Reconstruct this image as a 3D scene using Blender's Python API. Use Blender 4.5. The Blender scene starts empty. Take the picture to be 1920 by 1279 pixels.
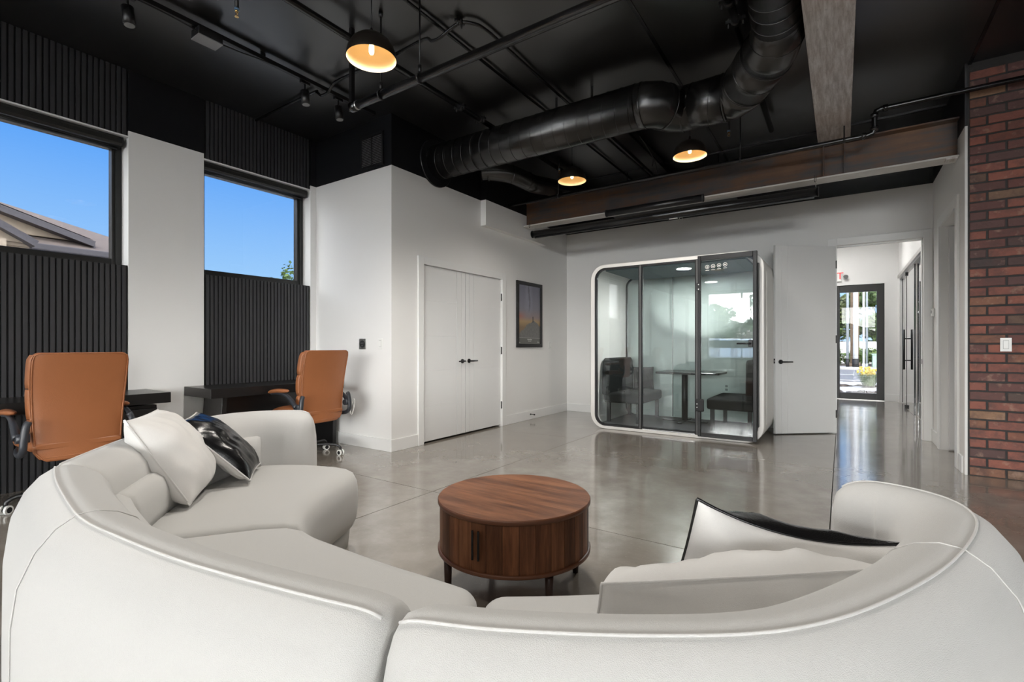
import bpy, math, random
from mathutils import Vector, Matrix, noise as mnoise

random.seed(7)
rad = math.radians
scene = bpy.context.scene
COL = scene.collection

# ---------------------------------------------------------------- camera
YAW = math.atan2(1578 - 960, 913.0)
cam_d = bpy.data.cameras.new('camera')
cam_d.sensor_width = 36.0
cam_d.lens = 913.0 / 1920.0 * 36.0
cam_d.shift_y = 8.5 / 1920.0
cam_d.clip_start = 0.05
cam_d.clip_end = 400
cam = bpy.data.objects.new('camera', cam_d)
cam.location = (0, 0, 1.12)
cam.rotation_euler = (rad(90), 0, YAW)
COL.objects.link(cam)
scene.camera = cam

# ---------------------------------------------------------------- exposure
scene.view_settings.view_transform = 'Standard'
scene.view_settings.look = 'None'
scene.view_settings.gamma = 1.0
scene.view_settings.use_curve_mapping = False
scene.view_settings.exposure = 1.8
cy = scene.cycles
cy.use_denoising = True
cy.max_bounces = 9
cy.diffuse_bounces = 5
cy.glossy_bounces = 4
cy.transmission_bounces = 6
cy.transparent_max_bounces = 16
cy.caustics_reflective = False
cy.caustics_refractive = False
cy.sample_clamp_indirect = 6.0
cy.blur_glossy = 0.6

# ---------------------------------------------------------------- sky: blue in front, bright sunlit cloud bank towards the sun side
SKY_CLOUD = 7.9
SKY_BLUE = 1.9
world = bpy.data.worlds.new('sky')
scene.world = world
world.use_nodes = True
_w = world.node_tree
_w.nodes.clear()
_out = _w.nodes.new('ShaderNodeOutputWorld')
_bg = _w.nodes.new('ShaderNodeBackground')
_tc = _w.nodes.new('ShaderNodeTexCoord')
_sep = _w.nodes.new('ShaderNodeSeparateXYZ')
_w.links.new(_tc.outputs['Generated'], _sep.inputs[0])
_ramp = _w.nodes.new('ShaderNodeValToRGB')
_ramp.color_ramp.elements[0].position = 0.0
_ramp.color_ramp.elements[0].color = (0.50, 0.71, 0.96, 1)
_ramp.color_ramp.elements[1].position = 0.52
_ramp.color_ramp.elements[1].color = (0.075, 0.32, 0.93, 1)
_e = _ramp.color_ramp.elements.new(0.13)
_e.color = (0.33, 0.60, 0.95, 1)
_e = _ramp.color_ramp.elements.new(0.33)
_e.color = (0.095, 0.36, 0.93, 1)
_w.links.new(_sep.outputs['Z'], _ramp.inputs[0])
_dot = _w.nodes.new('ShaderNodeVectorMath')
_dot.operation = 'DOT_PRODUCT'
_dot.inputs[1].default_value = (0.50, -0.86, 0.10)
_w.links.new(_tc.outputs['Generated'], _dot.inputs[0])
_mr = _w.nodes.new('ShaderNodeMapRange')
_mr.interpolation_type = 'SMOOTHSTEP'
_mr.inputs['From Min'].default_value = -0.25
_mr.inputs['From Max'].default_value = 0.55
_w.links.new(_dot.outputs['Value'], _mr.inputs['Value'])
_mix = _w.nodes.new('ShaderNodeMix')
_mix.data_type = 'RGBA'
_w.links.new(_mr.outputs['Result'], _mix.inputs['Factor'])
_sc = _w.nodes.new('ShaderNodeVectorMath')
_sc.operation = 'SCALE'
_sc.inputs['Scale'].default_value = SKY_BLUE
_w.links.new(_ramp.outputs['Color'], _sc.inputs[0])
_w.links.new(_sc.outputs[0], _mix.inputs['A'])
_mix.inputs['B'].default_value = (SKY_CLOUD, SKY_CLOUD, SKY_CLOUD * 0.99, 1)
_w.links.new(_mix.outputs['Result'], _bg.inputs['Color'])
_w.links.new(_bg.outputs[0], _out.inputs[0])

# ---------------------------------------------------------------- sun (high, from the +X side; the building keeps it out of the room)
_sd = bpy.data.lights.new('sun', 'SUN')
_sd.energy = 2.6
_sd.angle = rad(1.0)
_sd.color = (1.0, 0.95, 0.88)
sun = bpy.data.objects.new('sun', _sd)
sun.rotation_euler = Vector((-0.45, -0.16, -0.87)).to_track_quat('-Z', 'Y').to_euler()
sun.location = (20, 5, 20)
COL.objects.link(sun)

# ---------------------------------------------------------------- sampling portals in the real window and door openings
def portal(loc, direction, w, h):
    ld = bpy.data.lights.new('window_portal', 'AREA')
    ld.shape = 'RECTANGLE'
    ld.size = w
    ld.size_y = h
    ld.cycles.is_portal = True
    o = bpy.data.objects.new('window_portal', ld)
    o.location = loc
    o.rotation_euler = Vector(direction).to_track_quat('-Z', 'Y').to_euler()
    COL.objects.link(o)

portal((-5.50, 1.07, 2.40), (1, 0, 0), 1.2, 1.2)
portal((-5.50, 2.87, 2.40), (1, 0, 0), 1.2, 1.2)
portal((-2.9, -11.15, 2.0), (0, 1, 0), 4.3, 3.0)
portal((3.07, -11.15, 2.0), (0, 1, 0), 6.25, 3.0)
portal((0.28, 12.42, 1.2), (0, -1, 0), 0.66, 2.2)

# ================================================================ helpers
def lin(r, g, b):
    def c(u):
        u /= 255.0
        return u / 12.92 if u <= 0.04045 else ((u + 0.055) / 1.055) ** 2.4
    return (c(r), c(g), c(b), 1.0)


class NT:
    """small node-tree writer"""
    def __init__(self, name):
        self.m = bpy.data.materials.new(name)
        self.m.use_nodes = True
        self.t = self.m.node_tree
        self.b = self.t.nodes['Principled BSDF']
        self.out = self.t.nodes['Material Output']

    def n(self, kind, ins=None, **kw):
        nd = self.t.nodes.new('ShaderNode' + kind)
        for k, v in kw.items():
            setattr(nd, k, v)
        for k, v in (ins or {}).items():
            self.put(nd.inputs[k], v)
        return nd

    def put(self, sock, v):
        if isinstance(v, bpy.types.NodeSocket):
            self.t.links.new(v, sock)
        else:
            sock.default_value = v

    def math(self, op, a, b=0.0, c=0.0, clamp=False):
        nd = self.n('Math', operation=op, use_clamp=clamp)
        self.put(nd.inputs[0], a)
        self.put(nd.inputs[1], b)
        self.put(nd.inputs[2], c)
        return nd.outputs[0]

    def mix(self, f, a, b, blend='MIX'):
        nd = self.n('Mix', data_type='RGBA', blend_type=blend)
        self.put(nd.inputs['Factor'], f)
        self.put(nd.inputs['A'], a)
        self.put(nd.inputs['B'], b)
        return nd.outputs['Result']

    def coord(self, which='Object', scale=(1, 1, 1), rot=(0, 0, 0)):
        tc = self.n('TexCoord')
        mp = self.n('Mapping', {'Vector': tc.outputs[which], 'Scale': scale, 'Rotation': rot})
        return mp.outputs[0]

    def noise(self, vec, scale=5.0, detail=3.0, rough=0.5):
        return self.n('TexNoise', {'Vector': vec, 'Scale': scale, 'Detail': detail, 'Roughness': rough}).outputs['Fac']

    def ramp(self, fac, stops):
        nd = self.n('ValToRGB', {'Fac': fac})
        els = nd.color_ramp.elements
        els[0].position, els[0].color = stops[0]
        els[1].position, els[1].color = stops[-1]
        for p, c in stops[1:-1]:
            e = els.new(p)
            e.color = c
        return nd.outputs['Color']

    def rng(self, v, a, b, c=0.0, d=1.0):
        return self.n('MapRange', {'Value': v, 'From Min': a, 'From Max': b, 'To Min': c, 'To Max': d}).outputs['Result']

    def bump(self, height, strength=0.2, dist=0.01):
        nd = self.n('Bump', {'Height': height, 'Strength': strength, 'Distance': dist})
        self.t.links.new(nd.outputs[0], self.b.inputs['Normal'])

    def set(self, **kw):
        names = {'color': 'Base Color', 'rough': 'Roughness', 'metal': 'Metallic', 'spec': 'Specular IOR Level',
                 'coat': 'Coat Weight', 'coat_rough': 'Coat Roughness', 'sheen': 'Sheen Weight',
                 'emit': 'Emission Color', 'emit_strength': 'Emission Strength', 'alpha': 'Alpha'}
        for k, v in kw.items():
            self.put(self.b.inputs[names[k]], v)
        return self


def plain(name, color, rough=0.5, metal=0.0, spec=0.5, var=0.0, vscale=4.0, bump=0.0, bscale=60.0):
    t = NT(name)
    t.set(rough=rough, metal=metal, spec=spec)
    if var:
        nz = t.noise(t.coord(), vscale, 4)
        d = tuple(c * (1 - var) for c in color[:3]) + (1,)
        l = tuple(min(1, c * (1 + var)) for c in color[:3]) + (1,)
        t.set(color=t.mix(nz, d, l))
    else:
        t.set(color=color)
    if bump:
        t.bump(t.noise(t.coord(), bscale, 3), bump, 0.004)
    return t.m


class MB:
    """mesh builder: collects shapes, links them as one object"""
    def __init__(self):
        self.v, self.f, self.s = [], [], []

    def add(self, vs, fs, smooth=False):
        b = len(self.v)
        self.v += [tuple(p) for p in vs]
        for q in fs:
            self.f.append([i + b for i in q])
            self.s.append(smooth)
        return self

    def box(self, x0, x1, y0, y1, z0, z1):
        vs = [(x0, y0, z0), (x1, y0, z0), (x1, y1, z0), (x0, y1, z0), (x0, y0, z1), (x1, y0, z1), (x1, y1, z1), (x0, y1, z1)]
        return self.add(vs, [(0, 3, 2, 1), (4, 5, 6, 7), (0, 1, 5, 4), (1, 2, 6, 5), (2, 3, 7, 6), (3, 0, 4, 7)])

    def obox(self, c, a, b, d):
        c, a, b, d = Vector(c), Vector(a), Vector(b), Vector(d)
        vs = [c - a - b - d, c + a - b - d, c + a + b - d, c - a + b - d, c - a - b + d, c + a - b + d, c + a + b + d, c - a + b + d]
        fs = [(0, 3, 2, 1), (4, 5, 6, 7), (0, 1, 5, 4), (1, 2, 6, 5), (2, 3, 7, 6), (3, 0, 4, 7)]
        if a.cross(b).dot(d) < 0:
            fs = [q[::-1] for q in fs]
        return self.add(vs, fs)

    def tube(self, pts, r, n=10, caps=True, smooth=True, closed=False):
        pts = [Vector(p) for p in pts]
        m = len(pts)
        rs = r if isinstance(r, (list, tuple)) else [r] * m
        rings = []
        up = None
        for i, p in enumerate(pts):
            if closed:
                t = pts[(i + 1) % m] - pts[i - 1]
            else:
                t = pts[min(i + 1, m - 1)] - pts[max(i - 1, 0)]
            t.normalize()
            if up is None:
                up = Vector((0, 0, 1)) if abs(t.z) < 0.9 else Vector((1, 0, 0))
            a = t.cross(up)
            if a.length < 1e-5:
                a = t.orthogonal()
            a.normalize()
            b = a.cross(t).normalized()
            up = b
            rings.append([p + (a * math.cos(k * 2 * math.pi / n) + b * math.sin(k * 2 * math.pi / n)) * rs[i] for k in range(n)])
        return self.loft(rings, caps and not closed, smooth, closed)

    def cyl(self, p0, p1, r, n=16, r1=None, smooth=True):
        return self.tube([p0, p1], [r, r if r1 is None else r1], n, True, smooth)

    def loft(self, rings, caps=True, smooth=True, closed=False, ring_closed=True):
        n = len(rings[0])
        vs = [p for rg in rings for p in rg]
        fs = []
        m = len(rings)
        for i in range(m if closed else m - 1):
            j = (i + 1) % m
            for k in range(n if ring_closed else n - 1):
                k2 = (k + 1) % n
                fs.append((i * n + k, i * n + k2, j * n + k2, j * n + k))
        b = len(self.v)
        self.add(vs, fs, smooth)
        if caps:
            self.f.append([b + k for k in range(n)][::-1])
            self.s.append(False)
            self.f.append([b + (m - 1) * n + k for k in range(n)])
            self.s.append(False)
        return self

    def lathe(self, prof, c=(0, 0, 0), n=32, smooth=True, caps=True):
        rings = []
        for (r, z) in prof:
            rings.append([(c[0] + r * math.cos(k * 2 * math.pi / n), c[1] + r * math.sin(k * 2 * math.pi / n), c[2] + z) for k in range(n)])
        return self.loft(rings, caps, smooth)

    def prism(self, poly, vec):
        vec = Vector(vec)
        a = [Vector(p) for p in poly]
        n = len(a)
        vs = a + [p + vec for p in a]
        fs = [list(range(n))[::-1], [n + k for k in range(n)]]
        fs += [(k, (k + 1) % n, n + (k + 1) % n, n + k) for k in range(n)]
        return self.add(vs, fs)

    def sphere(self, c, r, n=12, m=8, sc=(1, 1, 1)):
        rings = []
        for i in range(m + 1):
            t = -math.pi / 2 + math.pi * i / m
            rr = max(1e-4, math.cos(t)) * r
            rings.append([(c[0] + sc[0] * rr * math.cos(k * 2 * math.pi / n), c[1] + sc[1] * rr * math.sin(k * 2 * math.pi / n), c[2] + sc[2] * r * math.sin(t)) for k in range(n)])
        return self.loft(rings, True, True)

    def mesh(self, name):
        me = bpy.data.meshes.new(name)
        me.from_pydata(self.v, [], self.f)
        me.polygons.foreach_set('use_smooth', self.s)
        me.update()
        return me

    def build(self, name, mat, parent=None, bevel=0.0, seg=2, kind=None, recalc=True):
        if parent is not None:
            off = Vector((0, 0, 0))
            q = parent
            while q is not None:
                off += q.location
                q = q.parent
            self.v = [(p[0] - off.x, p[1] - off.y, p[2] - off.z) for p in self.v]
        me = self.mesh(name)
        if recalc:
            import bmesh
            bm = bmesh.new()
            bm.from_mesh(me)
            bmesh.ops.recalc_face_normals(bm, faces=bm.faces)
            bm.to_mesh(me)
            bm.free()
        o = bpy.data.objects.new(name, me)
        COL.objects.link(o)
        mats = mat if isinstance(mat, (list, tuple)) else [mat]
        for x in mats:
            me.materials.append(x)
        if parent is not None:
            o.parent = parent
        if bevel:
            md = o.modifiers.new('bevel', 'BEVEL')
            md.width = bevel
            md.segments = seg
            md.limit_method = 'ANGLE'
            md.angle_limit = rad(40)
            md.harden_normals = False
        if kind:
            o['kind'] = kind
        return o


def tag(o, label, cat, group=None):
    o['label'] = label
    o['category'] = cat
    if group:
        o['group'] = group
    return o


def thing(name, label, cat, loc=(0, 0, 0), group=None):
    o = bpy.data.objects.new(name, None)
    o.empty_display_size = 0.1
    o.location = loc
    COL.objects.link(o)
    return tag(o, label, cat, group)


def struct(name, mb, mat, parent=None, bevel=0.0, label=None):
    o = mb.build(name, mat, parent, bevel)
    if parent is None:
        o['kind'] = 'structure'
    if label:
        o['label'] = label
    return o


def kin(o):
    return [c for c in bpy.data.objects if c.parent is o]


def dup(root, loc=None, rotz=None, label=None, parent=None):
    r = root.copy()
    COL.objects.link(r)
    if parent is not None:
        r.parent = parent
    for c in kin(root):
        dup(c, parent=r)
    if loc is not None:
        r.location = loc
    if rotz is not None:
        r.rotation_euler = (0, 0, rotz)
    if label:
        r['label'] = label
    return r


def one(name, mesh, mat, parent, loc=(0, 0, 0), rot=(0, 0, 0), scale=(1, 1, 1)):
    o = bpy.data.objects.new(name, mesh)
    if mat and not mesh.materials:
        mesh.materials.append(mat)
    o.location, o.rotation_euler, o.scale = loc, rot, scale
    o.parent = parent
    COL.objects.link(o)
    return o


def catmull(pts, per=10):
    P = [Vector(p) for p in pts]
    P = [P[0] * 2 - P[1]] + P + [P[-1] * 2 - P[-2]]
    out = []
    for i in range(1, len(P) - 2):
        p0, p1, p2, p3 = P[i - 1], P[i], P[i + 1], P[i + 2]
        for k in range(per):
            t = k / per
            out.append(0.5 * ((2 * p1) + (p2 - p0) * t + (2 * p0 - 5 * p1 + 4 * p2 - p3) * t * t + (3 * p1 - p0 - 3 * p2 + p3) * t ** 3))
    out.append(P[-2].copy())
    return out


def text_obj(name, body, size, mat, loc, rot, parent=None, extrude=0.002, align='CENTER'):
    cu = bpy.data.curves.new(name, 'FONT')
    cu.body = body
    cu.size = size
    cu.extrude = extrude
    cu.align_x = align
    cu.align_y = 'CENTER'
    o = bpy.data.objects.new(name, cu)
    COL.objects.link(o)
    cu.materials.append(mat)
    o.rotation_euler = rot
    if parent is not None:
        o.parent = parent
        loc = Vector(loc) - parent.location
    o.location = loc
    me = bpy.data.meshes.new_from_object(o)
    m = bpy.data.objects.new(name, me)
    m.location, m.rotation_euler = o.location, o.rotation_euler
    m.parent = parent
    COL.objects.link(m)
    bpy.data.objects.remove(o)
    m.name = name
    return m

# ================================================================ materials
M = {}
PAINT_Z = 3.022      # above this height the walls are painted black

t = NT('wall_paint')
pos = t.n('NewGeometry').outputs['Position']
z = t.n('SeparateXYZ', {'Vector': pos}).outputs['Z']
up = t.math('GREATER_THAN', z, PAINT_Z)
nz = t.noise(t.coord(), 1.3, 3)
white = t.mix(nz, (0.775, 0.765, 0.745, 1), (0.815, 0.81, 0.80, 1))
t.set(color=t.mix(up, white, (0.006, 0.0065, 0.008, 1)), rough=t.mix(up, (0.55, 0.55, 0.55, 1), (0.42, 0.42, 0.42, 1)), spec=0.4)
t.bump(t.noise(t.coord(), 260, 2), 0.05, 0.002)
M['wall'] = t.m

M['hall_paint'] = plain('white_hall_paint', (0.79, 0.785, 0.775, 1), 0.55, var=0.02)
M['white'] = plain('white_satin_paint', (0.80, 0.80, 0.79, 1), 0.35, var=0.015)
M['door'] = plain('white_door_paint', (0.76, 0.76, 0.755, 1), 0.36, var=0.015)
M['plastic_white'] = plain('white_plastic', (0.80, 0.80, 0.78, 1), 0.3)
M['shell'] = plain('white_booth_laminate', (0.80, 0.785, 0.76, 1), 0.4, var=0.01)
M['black'] = plain('black_metal', (0.008, 0.008, 0.009, 1), 0.38, var=0.2)
M['black_gloss'] = plain('black_gloss_paint', (0.007, 0.007, 0.008, 1), 0.24, spec=0.6, var=0.2)
M['black_matte'] = plain('black_matte', (0.010, 0.010, 0.011, 1), 0.6)
M['frame'] = plain('dark_window_frame', (0.012, 0.012, 0.011, 1), 0.4)
M['slat'] = plain('black_slat_paint', (0.037, 0.037, 0.040, 1), 0.42, var=0.15, vscale=9)
M['slat_back'] = plain('dark_slat_backing', (0.0055, 0.005, 0.005, 1), 0.7)
M['desk'] = plain('black_desk_laminate', (0.011, 0.0105, 0.0105, 1), 0.28, spec=0.55, var=0.2, vscale=14)
M['chrome'] = plain('chrome', (0.75, 0.75, 0.75, 1), 0.16, metal=1.0)
M['steel'] = plain('brushed_steel', (0.55, 0.54, 0.52, 1), 0.35, metal=1.0)
M['brass'] = plain('brass', (0.65, 0.42, 0.16, 1), 0.25, metal=1.0)
M['grey_plastic'] = plain('grey_plastic', (0.20, 0.20, 0.20, 1), 0.4)
M['rubber'] = plain('dark_blue_grey_plastic', (0.028, 0.031, 0.038, 1), 0.4)

t = NT('black_ceiling_paint')
nz = t.noise(t.coord(), 1.1, 4)
t.set(color=t.mix(nz, (0.0085, 0.0085, 0.009, 1), (0.015, 0.015, 0.0155, 1)), rough=0.30, spec=1.0)
t.bump(t.noise(t.coord(), 1.4, 2), 0.035, 0.02)
M['ceiling'] = t.m

t = NT('duct_paint')
nz = t.noise(t.coord(), 6, 4)
t.set(color=t.mix(nz, (0.009, 0.009, 0.0095, 1), (0.016, 0.0155, 0.015, 1)), rough=0.27, spec=0.85)
t.bump(t.noise(t.coord(), 5, 2), 0.03, 0.01)
M['duct'] = t.m

# polished concrete
t = NT('polished_concrete')
co = t.coord()
n1 = t.noise(co, 0.9, 6, 0.6)
n2 = t.noise(co, 5.5, 6, 0.65)
n3 = t.noise(co, 55, 3, 0.6)
base = t.ramp(n1, [(0.28, (0.185, 0.155, 0.124, 1)), (0.5, (0.30, 0.272, 0.235, 1)), (0.70, (0.395, 0.372, 0.335, 1))])
base = t.mix(t.rng(n2, 0.36, 0.66, 0.0, 0.65), base, (0.215, 0.185, 0.152, 1))
base = t.mix(t.rng(n3, 0.62, 0.75, 0.0, 0.35), base, (0.50, 0.49, 0.455, 1))
t.set(color=base, rough=t.rng(t.math('ADD', n2, t.math('MULTIPLY', n1, 0.6)), 0.5, 1.1, 0.10, 0.24), spec=0.95, coat=0.45, coat_rough=0.07)
t.bump(t.noise(co, 3.2, 4), 0.045, 0.02)
M['concrete'] = t.m
M['joint'] = plain('dark_joint', (0.03, 0.027, 0.024, 1), 0.9)

# rusty raw steel
def rust(name, lightmix):
    t = NT(name)
    co = t.coord('Object', (1, 1, 1))
    a = t.noise(co, 1.6, 6, 0.62)
    b = t.noise(t.coord('Object', (0.6, 0.6, 7)), 2.2, 5, 0.6)
    c = t.noise(co, 26, 5, 0.7)
    col = t.ramp(t.math('ADD', t.math('MULTIPLY', a, 0.5), t.math('MULTIPLY', b, 0.5)),
                 [(0.36, (0.040, 0.042, 0.048, 1)), (0.47, (0.075, 0.060, 0.054, 1)), (0.55, (0.115, 0.060, 0.034, 1)), (0.66, (0.16, 0.085, 0.045, 1))])
    if lightmix:
        d = t.noise(t.coord('Object', (9, 0.9, 1)), 3.4, 8, 0.72)
        col = t.mix(0.62, col, (0.58, 0.52, 0.49, 1))
        col = t.mix(t.rng(d, 0.40, 0.68, 0, 0.85), col, (0.80, 0.78, 0.77, 1))
    col = t.mix(t.rng(c, 0.58, 0.72, 0, 0.35), col, (0.07, 0.040, 0.028, 1))
    t.set(color=col, rough=0.42, spec=0.5, metal=0.25)
    t.bump(c, 0.10, 0.004)
    return t.m
M['rust'] = rust('rusty_steel', 0.0)
M['rust_light'] = rust('scraped_rusty_steel', 0.9)
M['flange'] = plain('bare_steel_flange', (0.62, 0.60, 0.57, 1), 0.45, metal=0.0, var=0.2, vscale=7)

# bricks: colour differs brick by brick
t = NT('brick')
rnd = t.n('ObjectInfo').outputs['Random']
co = t.coord('Object', (1, 1, 1))
off = t.n('VectorMath', operation='ADD')
t.put(off.inputs[0], co)
cmb = t.n('CombineXYZ', {'X': t.math('MULTIPLY', rnd, 37.0), 'Y': t.math('MULTIPLY', rnd, 11.0), 'Z': t.math('MULTIPLY', rnd, 71.0)})
t.put(off.inputs[1], cmb.outputs[0])
vec = off.outputs[0]
col = t.ramp(rnd, [(0.0, (0.26, 0.105, 0.082, 1)), (0.28, (0.34, 0.125, 0.09, 1)), (0.50, (0.18, 0.078, 0.068, 1)),
                   (0.70, (0.145, 0.080, 0.075, 1)), (0.80, (0.082, 0.064, 0.063, 1)), (0.88, (0.33, 0.195, 0.12, 1)), (1.0, (0.235, 0.085, 0.062, 1))])
n1 = t.noise(vec, 9, 5, 0.65)
n2 = t.noise(vec, 60, 4, 0.7)
col = t.mix(t.rng(n1, 0.42, 0.66, 0, 0.75), col, (0.115, 0.068, 0.062, 1))
n4 = t.noise(vec, 13, 4, 0.6)
col = t.mix(t.rng(n4, 0.58, 0.74, 0, 0.5), col, (0.50, 0.33, 0.25, 1))
t.set(color=col, rough=0.8)
t.bump(t.math('ADD', n2, t.math('MULTIPLY', n1, 1.5)), 0.5, 0.006)
M['brick'] = t.m
M['mortar'] = plain('dark_mortar', (0.052, 0.050, 0.050, 1), 0.9, var=0.2, vscale=30, bump=0.4, bscale=120)

# walnut
def wood(name, grain, rnd_shift=True):
    t = NT(name)
    co = t.coord('Object', grain)
    if rnd_shift:
        rnd = t.n('ObjectInfo').outputs['Random']
        sh = t.n('VectorMath', operation='ADD')
        t.put(sh.inputs[0], co)
        t.put(sh.inputs[1], t.n('CombineXYZ', {'X': t.math('MULTIPLY', rnd, 31.0), 'Y': t.math('MULTIPLY', rnd, 57.0), 'Z': t.math('MULTIPLY', rnd, 13.0)}).outputs[0])
        co = sh.outputs[0]
    a = t.noise(co, 1.0, 6, 0.62)
    b = t.noise(co, 5.0, 5, 0.7)
    s = t.math('ADD', t.math('MULTIPLY', a, 0.7), t.math('MULTIPLY', b, 0.3))
    col = t.ramp(s, [(0.30, (0.055, 0.020, 0.010, 1)), (0.46, (0.145, 0.056, 0.026, 1)), (0.58, (0.245, 0.102, 0.048, 1)), (0.72, (0.34, 0.155, 0.075, 1))])
    if rnd_shift:
        col = t.mix(1.0, col, t.mix(rnd, (0.62, 0.60, 0.58, 1), (1.15, 1.12, 1.08, 1)), 'MULTIPLY')
    t.set(color=col, rough=0.40, spec=0.28)
    t.bump(b, 0.08, 0.002)
    return t.m
M['wood_v'] = wood('walnut_upright_grain', (16, 16, 1.6))
M['wood_top'] = wood('walnut_top_grain', (1.7, 14, 14), False)
M['wood_edge'] = plain('walnut_edge', (0.145, 0.056, 0.027, 1), 0.36, var=0.15, vscale=6)
M['wood_dark'] = plain('dark_walnut_leg', (0.030, 0.012, 0.007, 1), 0.35)

# upholstery
def cloth(name, color, amp=0.35, fine=420.0):
    t = NT(name)
    co = t.coord('Object')
    wv = t.n('TexVoronoi', {'Vector': co, 'Scale': fine}).outputs['Distance']
    n1 = t.noise(co, 2.0, 4)
    n2 = t.noise(co, 150, 3, 0.7)
    d = tuple(c * 0.93 for c in color[:3]) + (1,)
    col = t.mix(n1, d, color)
    col = t.mix(t.rng(n2, 0.35, 0.7, 0.0, 0.10), col, tuple(c * 0.75 for c in color[:3]) + (1,))
    t.set(color=col, rough=0.92, spec=0.2, sheen=0.25)
    t.bump(t.math('ADD', t.math('MULTIPLY', wv, 1.0), t.math('MULTIPLY', n2, 0.7)), amp, 0.003)
    return t.m
M['boucle'] = cloth('off_white_woven_upholstery', (0.55, 0.545, 0.53, 1), 0.26, 700)
M['seam'] = cloth('off_white_piping', (0.60, 0.59, 0.575, 1), 0.2)
M['cushion'] = cloth('off_white_linen', (0.70, 0.688, 0.668, 1), 0.2, 700)
M['charcoal_fabric'] = plain('charcoal_bench_fabric', (0.0085, 0.0095, 0.0095, 1), 0.8, spec=0.25, var=0.2, vscale=20)
M['black_fabric'] = plain('black_fabric', (0.005, 0.005, 0.0055, 1), 0.8, spec=0.25, var=0.2, vscale=20)
M['carpet'] = cloth('dark_booth_carpet', (0.022, 0.022, 0.027, 1), 0.6, 260)

def leather(name, color, rough):
    t = NT(name)
    co = t.coord()
    n1 = t.noise(co, 5, 4)
    n2 = t.n('TexVoronoi', {'Vector': co, 'Scale': 260.0}).outputs['Distance']
    n3 = t.noise(co, 16, 4, 0.6)
    t.set(color=t.mix(n1, tuple(c * 0.82 for c in color[:3]) + (1,), color), rough=rough, spec=0.5)
    t.bump(t.math('ADD', t.math('MULTIPLY', n2, 0.25), n3), 0.18, 0.006)
    return t.m
M['tan'] = leather('tan_leather', (0.33, 0.118, 0.043, 1), 0.42)
M['black_leather'] = leather('black_leather', (0.006, 0.006, 0.0065, 1), 0.22)

# glass: thin pane, clear with mirror reflection by angle
def glass(name, tint=(0.93, 0.96, 0.95, 1), boost=1.0):
    t = NT(name)
    t.t.nodes.remove(t.b)
    tr = t.n('BsdfTransparent', {'Color': tint})
    gl = t.n('BsdfGlossy', {'Color': (1, 1, 1, 1), 'Roughness': 0.0})
    fr = t.n('Fresnel', {'IOR': 1.5})
    mx = t.n('MixShader', {0: t.math('MULTIPLY', fr.outputs[0], boost, clamp=True), 1: tr.outputs[0], 2: gl.outputs[0]})
    t.t.links.new(mx.outputs[0], t.out.inputs['Surface'])
    return t.m
M['glass'] = glass('clear_storefront_glass', (0.985, 0.992, 0.992, 1), 0.6)
M['dimming_glass'] = glass('dimming_window_glass', (0.385, 0.39, 0.395, 1), 0.2)  # grey tint put in to dim the outdoors against the bright room
M['door_glass'] = glass('hall_door_glass', (0.45, 0.455, 0.46, 1), 0.5)  # tinted likewise, to dim the view out through the hall door
M['booth_glass'] = glass('green_grey_booth_glass', (0.93, 0.962, 0.957, 1), 1.0)
M['slide_glass'] = glass('clear_sliding_glass', (0.94, 0.96, 0.955, 1), 1.8)

def emit(name, color, strength):
    t = NT(name)
    t.set(color=(0.8, 0.8, 0.8, 1), emit=color, emit_strength=strength)
    return t.m
M['bulb'] = emit('warm_bulb', (1.0, 0.74, 0.38, 1), 3.2)
M['disc_light'] = emit('white_downlight', (1.0, 0.99, 0.96, 1), 140.0)
M['exit_red'] = emit('exit_letter_red', (1.0, 0.08, 0.06, 1), 0.10)
M['exit_red'].node_tree.nodes['Principled BSDF'].inputs['Base Color'].default_value = (0.62, 0.03, 0.03, 1)
M['fill_panel'] = emit('fill_panel_light', (1.0, 0.985, 0.96, 1), 8)  # glow of the lamp panels added in the hall and office
M['shade_in'] = plain('cream_shade_lining', (0.80, 0.60, 0.33, 1), 0.5)
M['shade_out'] = plain('dark_bronze_shade', (0.016, 0.012, 0.009, 1), 0.4)

# outdoors
M['shingle'] = plain('brown_shingles', (0.15, 0.12, 0.105, 1), 0.9, var=0.25, vscale=9, bump=0.4, bscale=30)
M['stucco'] = plain('cream_stucco', (0.42, 0.345, 0.265, 1), 0.9, var=0.05)
M['fascia'] = plain('grey_mauve_fascia', (0.075, 0.068, 0.075, 1), 0.6, var=0.05)
M['asphalt'] = plain('asphalt', (0.13, 0.13, 0.135, 1), 0.9, var=0.12, vscale=3)
M['pave'] = plain('pale_concrete', (0.36, 0.35, 0.33, 1), 0.9, var=0.08, vscale=2)
M['soil'] = plain('dark_mulch', (0.055, 0.042, 0.034, 1), 0.95, var=0.5, vscale=14, bump=0.8, bscale=18)
M['lane'] = plain('white_road_paint', (0.75, 0.75, 0.73, 1), 0.7)
M['vinyl'] = plain('white_vinyl_fence', (0.78, 0.78, 0.77, 1), 0.5)
M['pole_white'] = plain('white_painted_pole', (0.68, 0.70, 0.72, 1), 0.5)
M['pole_grey'] = plain('galvanised_pole', (0.36, 0.40, 0.43, 1), 0.5, metal=0.3)
M['pole_wood'] = plain('brown_wood_pole', (0.30, 0.20, 0.12, 1), 0.9, var=0.2)
M['util'] = plain('pale_green_enamel', (0.30, 0.42, 0.34, 1), 0.5)
M['bark'] = plain('bark', (0.10, 0.075, 0.055, 1), 0.9, var=0.3)
def leafmat(name, a, b):
    t = NT(name)
    nz = t.noise(t.coord(), 2.4, 4, 0.6)
    t.set(color=t.mix(t.rng(nz, 0.3, 0.7), a, b), rough=0.6, spec=0.3)
    return t.m
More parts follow.
